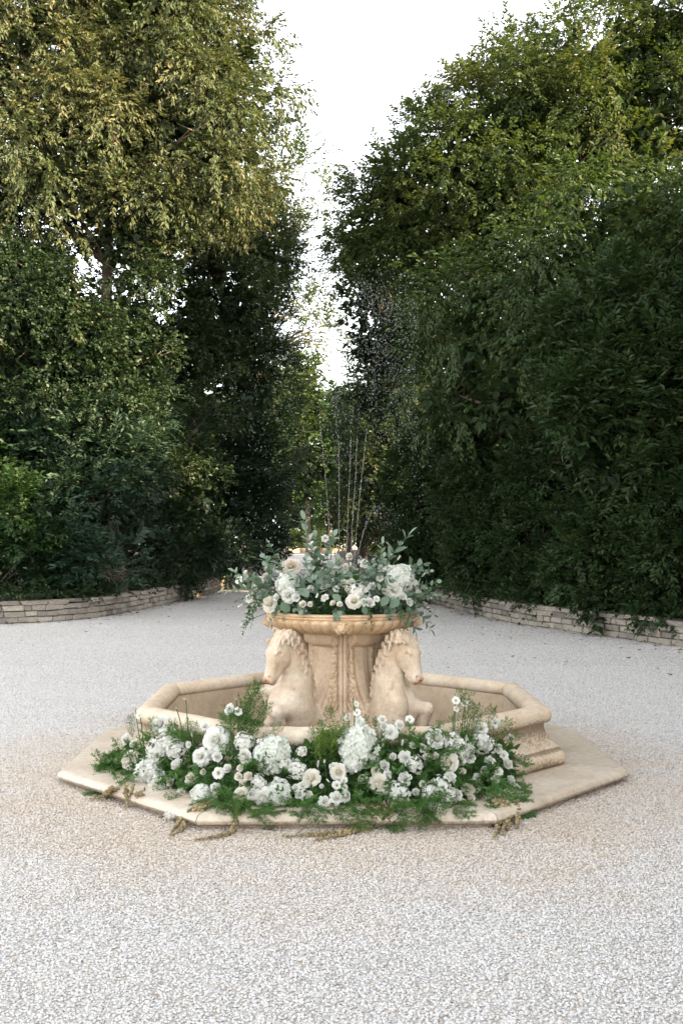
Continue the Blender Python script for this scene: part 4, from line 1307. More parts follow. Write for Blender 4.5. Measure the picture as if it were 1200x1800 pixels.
M['white_petal'] = petal_mat('white_petal', (0.76, 0.755, 0.66), (0.82, 0.82, 0.79))
M['cream_petal'] = petal_mat('cream_petal', (0.80, 0.75, 0.62), (0.82, 0.80, 0.73))
M['peach_petal'] = petal_mat('peach_petal', (0.80, 0.71, 0.57), (0.82, 0.78, 0.71))
M['hyd_petal'] = petal_mat('hydrangea_petal', (0.70, 0.73, 0.60), (0.80, 0.81, 0.785))
M['stem'] = leaf_mat('green_stem', [(0, (0.06, 0.11, 0.03)), (1, (0.12, 0.18, 0.06))], trans=0.1)
M['stamen'] = flat_mat('yellow_stamen', (0.50, 0.44, 0.14), 0.6, 0.3)
M['euc'] = leaf_mat('eucalyptus_leaf', [(0, (0.075, 0.125, 0.075)), (0.6, (0.150, 0.215, 0.150)), (1, (0.28, 0.34, 0.28))], rough=0.6, trans=0.2, tcol=(1.0, 1.15, 0.7))
M['fern'] = leaf_mat('asparagus_fern', [(0, (0.032, 0.090, 0.022)), (0.6, (0.072, 0.165, 0.038)), (1, (0.17, 0.24, 0.05))], rough=0.55, trans=0.3)
M['ruscus'] = leaf_mat('ruscus_leaf', [(0, (0.035, 0.085, 0.025)), (0.6, (0.06, 0.125, 0.035)), (1, (0.11, 0.17, 0.06))], rough=0.4, trans=0.25)
M['amaranth'] = flat_mat('amaranth_tassel', (0.235, 0.185, 0.10), 0.9, 0.5)
M['twig'] = flat_mat('brown_twig', (0.10, 0.08, 0.05), 0.8, 0.3)


def petal_grid(mb, fr, length, width, curl, cup, tip, r, nu=4, nv=5, a0=0.2, a1=1.0):
    """petal standing on a frame: fr = (origin, outward, side, up); rises along a curve and rolls out at its tip"""
    o, e, s, u = fr
    V, A = [], []
    for j in range(nv):
        t = j / (nv - 1)
        ang = cup + curl * t
        # integrate the curve roughly
        x = length * t * math.sin(ang * 0.6) * (1 + 0.25 * tip * t * t)
        z = length * t * math.cos(ang * 0.6) - tip * length * 0.18 * t ** 4
        w = width * (0.35 + 0.65 * math.sin(min(1.0, t * 1.15 + 0.12) * math.pi * 0.62)) * (1 - 0.25 * t ** 5)
        for i in range(nu):
            q = i / (nu - 1) * 2 - 1
            inward = -0.22 * width * (q * q) * (1 - 0.9 * t * tip)
            V.append(o + e * (x - inward * -1.0) + s * (q * w * 0.5) + u * (z - 0.08 * length * q * q * t) + r.normal(0, 0.012 * width, 3) * t)
            A.append(a0 + (a1 - a0) * t)
    Q = [(j * nu + i, j * nu + i + 1, (j + 1) * nu + i + 1, (j + 1) * nu + i) for j in range(nv - 1) for i in range(nu - 1)]
    mb.add(np.array(V), Q, None, np.array(A))


def rose_mesh(seed, mat, openness=0.92, layers=5):
    """unit rose, diameter about 1, axis +z"""
    r = np.random.default_rng(seed)
    mb = MB()
    n = [3, 4, 5, 6, 7, 8][:layers]
    for l, k in enumerate(n):
        f = (l + 0.6) / layers
        for i in range(k):
            an = 2 * math.pi * (i + 0.5 * (l % 2) + r.normal(0, 0.08)) / k + l * 0.7
            e = np.array((math.cos(an), math.sin(an), 0)); s = np.array((-math.sin(an), math.cos(an), 0))
            base = e * 0.035 * (l + 0.4) * (1.6 if l == 0 else 1.2 if l == 1 else 1.0) + np.array((0, 0, -0.20 - 0.02 * l))
            tilt = (-0.55, -0.25)[l] if l < 2 else 0.05 + 0.95 * openness * f ** 1.6
            u = unit(np.array((0, 0, 1.0)) * math.cos(tilt * 0.55) + e * math.sin(tilt * 0.55)); e2 = unit(e * math.cos(tilt * 0.55) - np.array((0, 0, 1.0)) * math.sin(tilt * 0.55))
            petal_grid(mb, (base, e2, s, u), (0.62 - 0.05 * l) + 0.06 * r.random(), 0.33 + 0.06 * l, -0.25 + 0.7 * f * openness + r.normal(0, 0.08), 0.35 + 0.5 * f, 0.2 + 0.8 * f * openness, r, a0=0.0, a1=0.45 + 0.55 * f)
    cv, ct = ell_core(0.17, 1.0)
    mb.add(cv + np.array((0, 0, 0.10)), None, ct, 0.6)
    return mb.mesh('rose', mat, True)


def lisianthus_mesh(seed):
    r = np.random.default_rng(seed)
    mb = MB()
    for l, k in enumerate((5, 6)):
        for i in range(k):
            an = 2 * math.pi * (i + 0.5 * l + r.normal(0, 0.06)) / k
            e = np.array((math.cos(an), math.sin(an), 0)); s = np.array((-math.sin(an), math.cos(an), 0))
            tilt = 0.30 + 0.34 * l
            u = unit(np.array((0, 0, 1.0)) * math.cos(tilt) + e * math.sin(tilt)); e2 = unit(e * math.cos(tilt) - np.array((0, 0, 1.0)) * math.sin(tilt))
            petal_grid(mb, (e * 0.05 + np.array((0, 0, -0.3)), e2, s, u), 0.56, 0.46, 0.5, 0.0, 0.9, r, a0=0.0, a1=1.0)
    me = mb.mesh('lisianthus', M['white_petal'], True)
    c = MB()
    for k in range(9):
        an = k * 0.7; p = np.array((0.05 * math.cos(an), 0.05 * math.sin(an), -0.25))
        c.tube([p, p * np.array((1.6, 1.6, 1)) + np.array((0, 0, 0.16))], [0.008, 0.018], 5)
    c.tube([(0, 0, -0.28), (0, 0, -0.04)], [0.035, 0.02], 6)
    return me, c.mesh('stamens', M['stamen'])


def bud_mesh(seed, mat):
    r = np.random.default_rng(seed)
    mb = MB()
    for l, k in enumerate((3, 5)):
        for i in range(k):
            an = 2 * math.pi * (i + 0.5 * l) / k
            e = np.array((math.cos(an), math.sin(an), 0)); s = np.array((-math.sin(an), math.cos(an), 0))
            petal_grid(mb, (e * 0.10 + np.array((0, 0, -0.5)), e, s, np.array((0, 0, 1.0))), 0.95 - 0.12 * l, 0.52, -0.15, 0.42, 0.15 + 0.3 * l, r, a0=0.0, a1=0.9)
    return mb.mesh('bud', mat, True)


def ball_mesh(seed, n, mat, fl=0.17, flat=0.8, ragged=0.06):
    """hydrangea or stock head: many four-petalled florets over a dome"""
    r = np.random.default_rng(seed)
    mb = MB()
    i = np.arange(n)
    ph = np.arccos(1 - 1.62 * (i + 0.5) / n); th_ = i * 2.39996
    for p, t in zip(ph, th_):
        d = np.array((math.sin(p) * math.cos(t), math.sin(p) * math.sin(t), math.cos(p)))
        c = d * 0.5 * np.array((1, 1, flat)) * (1 + r.normal(0, ragged)) - np.array((0, 0, 0.08))
        d = unit(d + r.normal(0, 0.25, 3))
        s = unit(np.cross(d, r.normal(size=3))); e = np.cross(d, s)
        a = r.random()
        for q in range(4):
            an = q * math.pi / 2 + 0.1 * r.normal()
            x = math.cos(an) * s + math.sin(an) * e; y = np.cross(d, x)
            L = fl * (0.85 + 0.3 * r.random())
            k = 0.30 + 0.15 * r.random()
            V = [c, c + x * L * 0.45 + y * L * 0.40 + d * L * 0.20, c + x * L * 0.85 + y * L * 0.30 + d * L * (k - 0.10), c + x * L + d * L * (k - 0.22), c + x * L * 0.85 - y * L * 0.30 + d * L * (k - 0.10), c + x * L * 0.45 - y * L * 0.40 + d * L * 0.20]
            mb.add(V, None, [(0, 1, 2), (0, 2, 3), (0, 3, 4), (0, 4, 5)], [0.1 * a, 0.5 + 0.5 * a, 0.7 + 0.3 * a, 0.7 + 0.3 * a, 0.7 + 0.3 * a, 0.5 + 0.5 * a])
    core = ell_core(0.40, flat)
    mb.add(core[0], None, core[1], 0.2)
    return mb.mesh('flower_head', mat, False)


def ell_core(R, flat):
    bm = bmesh.new(); bmesh.ops.create_icosphere(bm, subdivisions=1, radius=R)
    V = np.array([v.co[:] for v in bm.verts]) * np.array((1, 1, flat)) - np.array((0, 0, 0.08))
    T = [[v.index for v in f.verts] for f in bm.faces]; bm.free()
    return V, T


ROSE_W = [rose_mesh(k, M['white_petal']) for k in range(3)]
ROSE_C = [rose_mesh(10 + k, M['cream_petal']) for k in range(2)]
ROSE_P = [rose_mesh(20, M['peach_petal'], 0.9, 6)]
SPRAY_C = [rose_mesh(30 + k, M['cream_petal'], 0.45, 4) for k in range(2)]
SPRAY_W = [rose_mesh(33 + k, M['white_petal'], 0.35 + 0.25 * k, 4) for k in range(3)]
RAG = [rose_mesh(40 + k, M['white_petal'], 1.5, 5) for k in range(2)]
LIS = [lisianthus_mesh(50 + k) for k in range(2)]
BUD = [bud_mesh(60, M['white_petal']), bud_mesh(61, M['cream_petal'])]
HYD = [ball_mesh(70 + k, 190, M['hyd_petal'], 0.125, 0.8, 0.09) for k in range(2)]
STOCK = [ball_mesh(75 + k, 60, M['white_petal'], 0.19, 0.95, 0.24) for k in range(3)]
NAMES = {'r': 'rose', 'c': 'cream_rose', 'p': 'peach_rose', 's': 'spray_rose', 'k': 'cream_spray_rose', 'g': 'ruffled_flower', 'l': 'lisianthus', 'b': 'bud', 'h': 'hydrangea', 't': 'stock_flower'}
LIB = {'r': ROSE_W, 'c': ROSE_C, 'p': ROSE_P, 's': SPRAY_W, 'k': SPRAY_C, 'g': RAG, 'b': BUD[:1], 'h': HYD, 't': STOCK}


def place_flower(parent, o3, kind, P, D, size, r):
    """flower of a kind at P looking along D"""
    if kind == 'l':
        me, cm = LIS[r.integers(len(LIS))]
    else:
        me = LIB[kind][r.integers(len(LIB[kind]))]; cm = None
    o = obj(NAMES[kind], me, parent)
    q = Vector(D).to_track_quat('Z', 'Y') @ Quaternion((0, 0, 1), r.uniform(0, 6.28))
    o.rotation_mode = 'QUATERNION'; o.rotation_quaternion = q
    o.location = P - o3
    s = size * (0.78 if kind in 'b' else 1.0)
    o.scale = (s * (0.62 if kind == 'b' else 1), s * (0.62 if kind == 'b' else 1), s * (1.0 if kind != 'b' else 1.1))
    if cm is not None:
        obj('stamens', cm, o)
    return o


def stem_line(mb, a, b, r, rad=0.003, sag=0.02):
    m = (a + b) / 2 + r.normal(0, 0.02, 3) + np.array((0, 0, sag))
    t = np.linspace(0, 1, 6)[:, None]
    mb.tube((1 - t) ** 2 * a + 2 * t * (1 - t) * m + t ** 2 * b, [rad] * 6, 4, cap=False, a=r.random())


def needles(mb, P, D, n, L, r, spread=0.75, w=0.0028, tw=0.5):
    """fine needle leaves on a line of points"""
    i = r.integers(0, len(P), n)
    d = unit(D[i] + r.normal(0, spread, (n, 3)))
    p = P[i] + r.normal(0, 0.004, (n, 3))
    s = unit(np.cross(d, r.normal(size=(n, 3)))) * w
    l = (L * (0.6 + 0.8 * r.random(n)))[:, None]
    V = np.stack([p - s, p + s, p + d * l], 1).reshape(-1, 3)
    T = np.arange(n * 3).reshape(-1, 3)
    mb.add(V, None, T, np.repeat(np.clip(tw + r.normal(0, 0.2, n), 0, 1), 3))


def fern_mesh(seed, length=0.3, flatp=True, tw=0.5):
    """asparagus plume along +x: stem, flat side shoots, needles"""
    r = np.random.default_rng(seed)
    mb = MB()
    t = np.linspace(0, 1, 14)
    S = np.stack([t * length, 0.02 * np.sin(t * 3 + seed), -0.10 * length * t ** 2], 1)
    mb.tube(S, np.linspace(0.0024, 0.001, 14), 4, cap=False)
    for j in range(2, 14):
        for sg in (-1, 1):
            L = length * (0.42 * math.sin(0.35 + 2.5 * t[j]) ** 0.9 + 0.05) * (0.7 + 0.5 * r.random())
            d = unit(np.array((0.75, sg * 0.8, 0.15 * r.normal() if flatp else r.normal() * 0.7)))
            u = np.linspace(0, 1, 7)[:, None]
            P = S[j] + d * L * u + np.array((0, 0, -0.12 * L)) * u ** 2
            needles(mb, P, np.broadcast_to(d, P.shape), 26, 0.020, r, 0.85, tw=tw)
    return mb.mesh('fern_frond', M['fern'])


FERNS = [fern_mesh(k, 0.26, True, 0.45) for k in range(4)] + [fern_mesh(9, 0.24, False, 0.85)]


def leather_fern(seed, length=0.36):
    r = np.random.default_rng(seed)
    mb = MB()
    t = np.linspace(0, 1, 18)
    S = np.stack([t * length, 0.0 * t, -0.16 * length * t ** 2], 1)
    mb.tube(S, np.linspace(0.003, 0.001, 18), 4, cap=False)
    for j in range(1, 18):
        for sg in (-1, 1):
            L = 0.10 * math.sin(0.4 + 2.6 * t[j])
            d = unit(np.array((0.55, sg, -0.1)))
            for q in np.linspace(0.15, 1, 6):
                c = S[j] + d * L * q; w = 0.010 * (1.15 - q)
                e = unit(np.cross(d, (0, 0, 1)))
                for g in (-1, 1):
                    mb.add([c, c + d * 0.012 + e * g * w * 1.6, c + d * 0.020 + e * g * w * 0.5], None, [(0, 1, 2)] if g > 0 else [(0, 2, 1)], 0.15 + 0.3 * r.random())
    return mb.mesh('fern_frond', M['fern'])


def disc_leaf(mb, c, d, n, L, Wd, r, a):
    """rounded leaf with a raised rim and slight fold"""
    d = unit(d); s = unit(np.cross(d, n)); n = np.cross(s, d)
    P = [c, c + d * L * 0.22 + s * Wd * 0.36 + n * 0.06 * L, c + d * L * 0.55 + s * Wd * 0.5 + n * 0.09 * L, c + d * L * 0.85 + s * Wd * 0.28 + n * 0.03 * L, c + d * L - n * 0.05 * L,
         c + d * L * 0.85 - s * Wd * 0.28 + n * 0.03 * L, c + d * L * 0.55 - s * Wd * 0.5 + n * 0.09 * L, c + d * L * 0.22 - s * Wd * 0.36 + n * 0.06 * L, c + d * L * 0.5]
    mb.add(P, None, [(8, i, (i + 1) % 8) for i in range(8)], a)


def euc_mesh(seed, length, L0, ratio, pairs, mat=None, bend=0.2, taper=0.6):
    r = np.random.default_rng(seed)
    mb = MB()
    t = np.linspace(0, 1, 12)
    S = np.stack([t * length, 0.03 * length * np.sin(4 * t + seed), -bend * length * t ** 2], 1)
    mb.tube(S, np.linspace(0.0032, 0.0012, 12), 4, cap=False, a=0.3)
    for k in range(pairs):
        u = (k + 0.6) / pairs
        c = np.array([np.interp(u, t, S[:, i]) for i in range(3)])
        an = k * 1.57 + r.normal(0, 0.35)
        L = L0 * (1 - taper * u) * (0.85 + 0.3 * r.random())
        for g in (0, math.pi):
            d = np.array((0.55, math.cos(an + g), math.sin(an + g))) + r.normal(0, 0.15, 3)
            n = np.array((1.0, -0.4 * math.cos(an + g), -0.4 * math.sin(an + g))) + r.normal(0, 0.25, 3)
            disc_leaf(mb, c, d, n, L, L * ratio, r, float(np.clip(0.55 + 0.25 * r.normal(), 0, 1)))
    d = S[-1] - S[-2]
    disc_leaf(mb, S[-1], d, np.array((0, 0, 1.0)), L0 * (1 - taper), L0 * (1 - taper) * ratio, r, 0.8)
    return mb.mesh('eucalyptus_stem', mat or M['euc'])


EUC = [euc_mesh(k, 0.26, 0.080, 0.80, 7, bend=0.12, taper=0.45) for k in range(3)] + [euc_mesh(5, 0.30, 0.092, 0.46, 8, bend=0.25, taper=0.4), euc_mesh(6, 0.24, 0.105, 0.40, 6, bend=0.3, taper=0.4)]
RUS = [euc_mesh(11 + k, 0.22, 0.048, 0.5, 8, M['ruscus'], bend=0.25, taper=0.4) for k in range(3)]
BIGLEAF = []
for k in range(2):
    mb = MB(); disc_leaf(mb, np.zeros(3), np.array((1.0, 0, 0)), np.array((0, 0.2, 1.0)), 1.0, 0.78, rng, 0.35 + 0.3 * k)
    BIGLEAF.append(mb.mesh('broad_leaf', M['euc'], True))


def aim(o, d, up, r, roll=0.0):
    """turn local +x along d, local +z near up"""
    x = Vector(unit(d)); z = Vector(up) - x * x.dot(Vector(up)); z.normalize()
    y = z.cross(x)
    m = Matrix((x, y, z)).transposed()
    o.rotation_mode = 'QUATERNION'
    o.rotation_quaternion = m.to_quaternion() @ Quaternion((1, 0, 0), roll)


def put(parent, o3, name, me, P, d, r, s=1.0, roll=0.3, up=(0, 0, 1)):
    o = obj(name, me, parent)
    o.location = P - o3
    aim(o, d, up, r, r.normal(0, roll))
    o.scale = (s, s, s)
    return o


def amaranth(parent, o3, pts, r, rad=0.016):
    """bobbly drooping tassel along a polyline"""
    pts = catmull(np.array(pts), 0.018)
    mb = MB()
    mb.tube(pts, np.full(len(pts), 0.004), 5, a=0.4)
    ic = bmesh.new(); bmesh.ops.create_icosphere(ic, subdivisions=1, radius=1.0)
    SV_ = np.array([v.co[:] for v in ic.verts]); ST = np.array([[v.index for v in f.verts] for f in ic.faces]); ic.free()
    for i, p in enumerate(pts):
        taper = 0.55 + 0.45 * math.sin(math.pi * min(1, (i + 2) / len(pts) * 1.1))
        for k in range(5):
            d = unit(r.normal(size=3))
            c = p + d * rad * 0.7 * taper * r.random() ** 0.4
            c[2] = max(c[2], 0.012)
            mb.add(c + SV_ * rad * (0.32 + 0.32 * r.random()) * taper * (1 + 0.15 * r.normal(size=(len(SV_), 1))), None, ST, np.clip(0.5 + 0.3 * r.normal(), 0, 1))
    o = obj('amaranth_tassel', mb.mesh('amaranth_tassel', M['amaranth']), parent)
    o.location = -o3
    return o


# ---- arrangement at the foot of the basin --------------------------------------------------------------
BASE_FLOWERS = '''
239 1245 10 b;244 1257 13 l;279 1271 30 r;295 1303 34 t;278 1318 34 t;308 1318 26 t;226 1337 30 c;221 1299 17 s;234 1308 13 s;262 1352 34 t;250 1366 30 t;276 1372 28 t;197 1359 11 b;212 1374 14 k;286 1396 34 r;304 1405 17 s;249 1411 15 b;312 1344 24 s;351 1329 24 g;377 1300 38 g;337 1290 11 b;331 1309 11 s;360 1276 14 s;382 1330 16 s;384 1359 20 l;357 1357 11 k;335 1367 19 c;352 1399 36 h;379 1385 20 s;379 1400 19 k;307 1265 13 b;310 1245 10 b;325 1229 8 b;268 1385 22 s;300 1375 16 k;318 1392 14 s;
402 1247 22 l;419 1250 15 l;415 1229 8 b;430 1304 24 t;429 1331 26 r;477 1325 56 h;400 1351 17 s;419 1365 15 k;436 1364 16 k;422 1350 12 k;427 1376 15 k;424 1396 30 c;441 1395 20 s;461 1403 28 g;487 1392 40 h;456 1376 20 t;505 1404 13 s;481 1352 11 b;483 1370 12 b;504 1342 16 s;
520 1352 22 t;531 1320 13 t;547 1367 28 c;532 1380 14 s;520 1385 13 s;526 1396 15 s;531 1406 13 b;542 1397 13 s;537 1411 10 b;559 1342 14 b;570 1339 10 b;585 1347 13 s;576 1372 9 b;565 1382 9 s;595 1357 26 c;592 1379 17 l;604 1371 13 l;605 1385 13 l;571 1409 18 s;591 1402 19 s;607 1399 19 s;555 1419 10 s;
630 1312 62 h;622 1340 30 h;657 1332 20 s;619 1226 7 b;627 1237 11 l;627 1252 13 l;610 1261 12 s;630 1268 20 l;672 1264 13 s;675 1277 15 s;720 1264 15 l;702 1274 13 s;707 1305 13 b;684 1286 20 g;744 1315 13 s;767 1297 32 r;711 1332 19 s;730 1343 22 t;749 1330 13 k;764 1329 14 k;675 1345 16 s;660 1356 18 k;682 1362 14 s;637 1369 19 s;666 1377 32 c;675 1394 14 s;700 1395 30 t;710 1369 20 s;742 1379 14 l;730 1392 14 s;
787 1341 30 c;809 1337 18 l;812 1356 14 k;800 1312 34 t;818 1320 22 t;826 1330 17 s;846 1281 22 l;870 1271 17 l;801 1231 14 l;817 1236 13 l;802 1246 11 l;851 1355 19 s;861 1337 16 s;875 1356 18 l;870 1370 16 k;880 1390 13 b;876 1316 15 s;886 1327 17 l;897 1297 15 s;822 1387 24 k;835 1382 22 c;812 1412 18 k;827 1403 17 k;771 1417 17 l;760 1392 24 t;777 1380 26 t;787 1400 24 t;802 1396 18 s;761 1410 22 t;845 1305 24 t;858 1312 18 t;892 1342 19 s;897 1372 19 s;905 1385 15 s;838 1366 15 s;790 1365 18 s;690 1330 14 s;725 1310 12 s
'''


def base_Y(px, py):
    Y = 6.0
    for _ in range(4):
        X = (px - 600) / F * Y
        out = max(0.0, abs(X) - 0.60)
        Y = 5.88 + 0.88 * out + np.clip((1425 - py) / 150.0, -0.1, 1.05) * 0.27
    return Y


ARR = [(0, 512, 'left flower mass spilling over the plinth corner: stocks, roses, blue-white hydrangea', (-0.9, 6.25, 0.086)),
       (512, 722, 'middle flower mass under the lion mask, crowned by the biggest white hydrangea', (0.02, 6.0, 0.086)),
       (722, 1200, 'right flower mass on the plinth with open dark-eyed blooms and a long fern', (0.75, 6.1, 0.086))]
fr_ = np.random.default_rng(5)
flist = [tuple(x.split()) for x in BASE_FLOWERS.replace('\n', '').split(';') if x.strip()]
for lo_, hi_, lb, loc in ARR:
    root = empty('flower_arrangement', loc, lb, 'flowers', 'flower arrangements on the plinth')
    o3 = np.array(loc)
    mine = [(float(a), float(b), float(c), k) for a, b, c, k in flist if lo_ <= float(a) < hi_]
    stems = MB()
    for px, py, sz, k in mine:
        Y = base_Y(px, py)
        P = at(px, py, Y)
        D = np.array(((px - 600) / 900.0 + fr_.normal(0, 0.35), -0.85, 0.45 + 0.3 * fr_.normal()))
        if k == 'b': D = np.array((fr_.normal(0, 0.3), -0.2, 1.0))
        if py < 1260: D = np.array((fr_.normal(0, 0.5), -0.6, 0.35))
        place_flower(root, o3, k, P, unit(D), sz * (1.04 if sz > 24 else 1.16) * Y / F, fr_)
        foot = np.array((P[0] * 0.97, Y + 0.02 + 0.03 * fr_.random(), 0.12 + 0.25 * max(0, P[2] - 0.2)))
        stem_line(stems, P - unit(D) * 0.35 * sz * Y / F, foot, fr_)
    so_ = tag(obj('flower_stems', stems.mesh('flower_stems', M['stem']), root), kind='stuff'); so_.location = -o3
    # fern plumes filling the mass
    nf = {0: 72, 512: 46, 722: 58}[lo_]
    for q in range(nf):
        px = fr_.uniform(max(lo_, 178), min(hi_, 915))
        prof_top = np.interp(px, [170, 210, 260, 330, 380, 430, 470, 520, 560, 630, 700, 760, 820, 880, 915], [1345, 1320, 1290, 1275, 1275, 1255, 1315, 1335, 1290, 1275, 1285, 1310, 1290, 1285, 1330])
        prof_bot = np.interp(px, [170, 200, 260, 330, 420, 520, 640, 760, 860, 915], [1375, 1400, 1410, 1410, 1425, 1430, 1435, 1425, 1425, 1405])
        py = fr_.uniform(prof_top, prof_bot)
        Y = base_Y(px, py) + 0.04 + 0.09 * fr_.random()
        P = at(px, py, Y)
        d = unit(np.array((fr_.normal(0, 0.7) + (px - 600) / 700, -0.55, fr_.normal(0.25, 0.6))))
        put(root, o3, 'fern_frond', FERNS[fr_.integers(4)], P - d * 0.12, d, fr_, 0.62 + 0.3 * fr_.random(), 0.6)
    if lo_ == 512:
        for px, py in ((575, 1300), (590, 1285), (560, 1312), (600, 1305), (575, 1290), (588, 1312), (566, 1298)):
            P = at(px, py, base_Y(px, py)); d = unit(np.array((fr_.normal(0, .5), -.5, .6)))
            put(root, o3, 'fern_frond', FERNS[4], P - d * 0.1, d, fr_, 0.7, 0.6)['label'] = 'yellow-green fern tuft'
        for px, py in ((690, 1425), (650, 1430), (625, 1430), (700, 1415)):
            P = at(px, py, base_Y(px, py) - 0.05); put(root, o3, 'fern_frond', FERNS[fr_.integers(4)], P, unit(np.array((fr_.normal(0, .3), -.45, -.6))), fr_, 0.6)
    if lo_ == 722:
        lf = leather_fern(3, 0.40)
        put(root, o3, 'fern_frond', lf, at(862, 1362, 6.05), unit(at(945, 1440, 5.98) - at(862, 1362, 6.05)), fr_, 1.0, 0.1, up=(0.4, -1, 0.6))['label'] = 'long dark leathery fern frond hanging over the plinth edge'
        put(root, o3, 'fern_frond', lf, at(850, 1385, 6.02), unit(at(925, 1425, 5.98) - at(850, 1385, 6.02)), fr_, 0.8, 0.1, up=(0.2, -1, 0.6))
    for q in range({0: 30, 512: 20, 722: 18}[lo_]):           # a skirt of fern over the plinth edge
        px = fr_.uniform(max(lo_, 205), min(hi_, 900))
        py = np.interp(px, [200, 260, 340, 420, 520, 640, 760, 860, 900], [1388, 1406, 1420, 1426, 1428, 1430, 1428, 1420, 1405]) - 22 * fr_.random()
        P = at(px, py, base_Y(px, py) - 0.03)
        put(root, o3, 'fern_frond', FERNS[fr_.integers(4)], P, unit(np.array((fr_.normal(0, .6) + (px - 600) / 600, -0.8, 0.15 + 0.3 * fr_.normal()))), fr_, 0.45 + 0.3 * fr_.random(), 0.5)
    # ferns that stand up in front of the basin
    tall = {0: [((280, 1310), (268, 1268)), ((320, 1310), (330, 1270)), ((350, 1310), (345, 1275)), ((385, 1310), (392, 1262)), ((424, 1300), (440, 1210)), ((440, 1305), (462, 1240)), ((430, 1300), (430, 1235)), ((455, 1310), (490, 1275)), ((236, 1300), (228, 1262)), ((410, 1300), (405, 1250))],
            512: [((570, 1310), (562, 1275)), ((560, 1320), (550, 1290)), ((600, 1310), (605, 1262)), ((700, 1315), (712, 1285)), ((600, 1300), (580, 1250)), ((625, 1300), (640, 1262)), ((665, 1310), (660, 1268)), ((680, 1310), (690, 1280))],
            722: [((740, 1330), (735, 1300)), ((780, 1310), (775, 1280)), ((835, 1310), (842, 1262)), ((812, 1310), (816, 1225)), ((822, 1310), (830, 1245)), ((850, 1310), (866, 1250)), ((866, 1320), (890, 1270)), ((875, 1330), (905, 1290)), ((806, 1300), (795, 1270))]}[lo_]
    for (a, b2) in tall:
        pa = at(a[0], a[1], base_Y(*a) + 0.08); pb = at(b2[0], b2[1], base_Y(a[0], a[1]) + 0.07)
        L = np.linalg.norm(pb - pa)
        put(root, o3, 'fern_frond', FERNS[fr_.integers(4)], pa, (pb - pa) / L, fr_, max(0.5, L / 0.26), 0.4, up=(0, -1, 0.2)).scale[1] *= 0.6
    # ruscus and eucalyptus scattered between
    for q in range(14):
        px = fr_.uniform(max(lo_, 200), min(hi_, 890)); py = fr_.uniform(1300, 1410); Y = base_Y(px, py) + 0.03
        d = unit(np.array((fr_.normal(0, 0.8), -0.6, fr_.normal(0.3, 0.5)))); P = at(px, py, Y)
        put(root, o3, 'leafy_stem', RUS[fr_.integers(3)], P - d * 0.08, d, fr_, 0.75 + 0.4 * fr_.random(), 0.8)
    # moss-dark mass of leaves behind everything, so that the basin does not show through
    n = 900
    bx = fr_.uniform(max(lo_, 190), min(hi_, 900), n); by = fr_.uniform(1315, 1420, n)
    PP_ = np.array([at(x, y, base_Y(x, y) + 0.09 + 0.05 * fr_.random()) for x, y in zip(bx, by)])
    one_ = [(np.zeros((1, 3)), np.array([[1.0, 0, 0]]), np.array([[0, 1.0, 0]]), np.array([0.07]), np.array([0.045]), np.array([0.5]))]
    V, T, A = leaves(PP_, unit(fr_.normal(size=(n, 3)) + np.array((0, -0.4, 0.2))), 0.6 + 0.6 * fr_.random(n), fr_.random(n), one_, fr_)
    tag(obj('leaf_filler', np_mesh('leaf_filler', V - o3, T, attrs={'tint': A * 0.6}, mat=M['ruscus']), root), kind='stuff')
    # amaranth tassels
    def gz(px, py, z):        # point seen at px, py that lies at height z
        v = at(px, py, 5.0) - np.array((0, 0, CAM_H)); t = (z - CAM_H) / v[2]
        return np.array((0, 0, CAM_H)) + v * t
    AM = {0: [[gz(370, 1410, .12), gz(352, 1425, .09), gz(330, 1440, .04), gz(312, 1463, .015), gz(300, 1467, .015)], [gz(418, 1405, .14), gz(416, 1425, .10), gz(414, 1445, .05), gz(405, 1462, .02), gz(375, 1472, .015), gz(345, 1475, .015)],
              [gz(222, 1382, .13), gz(222, 1400, .07), gz(224, 1418, .02)], [gz(196, 1385, .10), gz(180, 1400, .03), gz(160, 1405, .015)], [gz(240, 1395, .1), gz(245, 1412, .03)]],
          512: [[gz(668, 1408, .13), gz(660, 1425, .10), gz(648, 1445, .03), gz(620, 1462, .015), gz(585, 1470, .015), gz(555, 1476, .015)], [gz(652, 1412, .13), gz(640, 1430, .08), gz(635, 1452, .02), gz(600, 1464, .018), gz(550, 1467, .015), gz(500, 1470, .015)],
                [gz(645, 1414, .12), gz(655, 1432, .08), gz(660, 1450, .03)], [gz(676, 1412, .12), gz(676, 1430, .09), gz(668, 1446, .04)]],
          722: [[gz(885, 1395, .13), gz(888, 1420, .08), gz(888, 1445, .03), gz(882, 1465, .015)], [gz(878, 1400, .12), gz(880, 1425, .07), gz(876, 1450, .02), gz(868, 1472, .015)], [gz(893, 1410, .1), gz(896, 1432, .05), gz(893, 1455, .02)]]}[lo_]
    for pts in AM:
        amaranth(root, o3, pts, fr_, 0.021)
        sh = np.array((fr_.uniform(-0.05, 0.05), 0.01, 0.0))
        amaranth(root, o3, [p + sh + fr_.normal(0, 0.008, 3) * np.array((1, 1, 0)) for p in pts[:max(3, len(pts) - 1)]], fr_, 0.021)

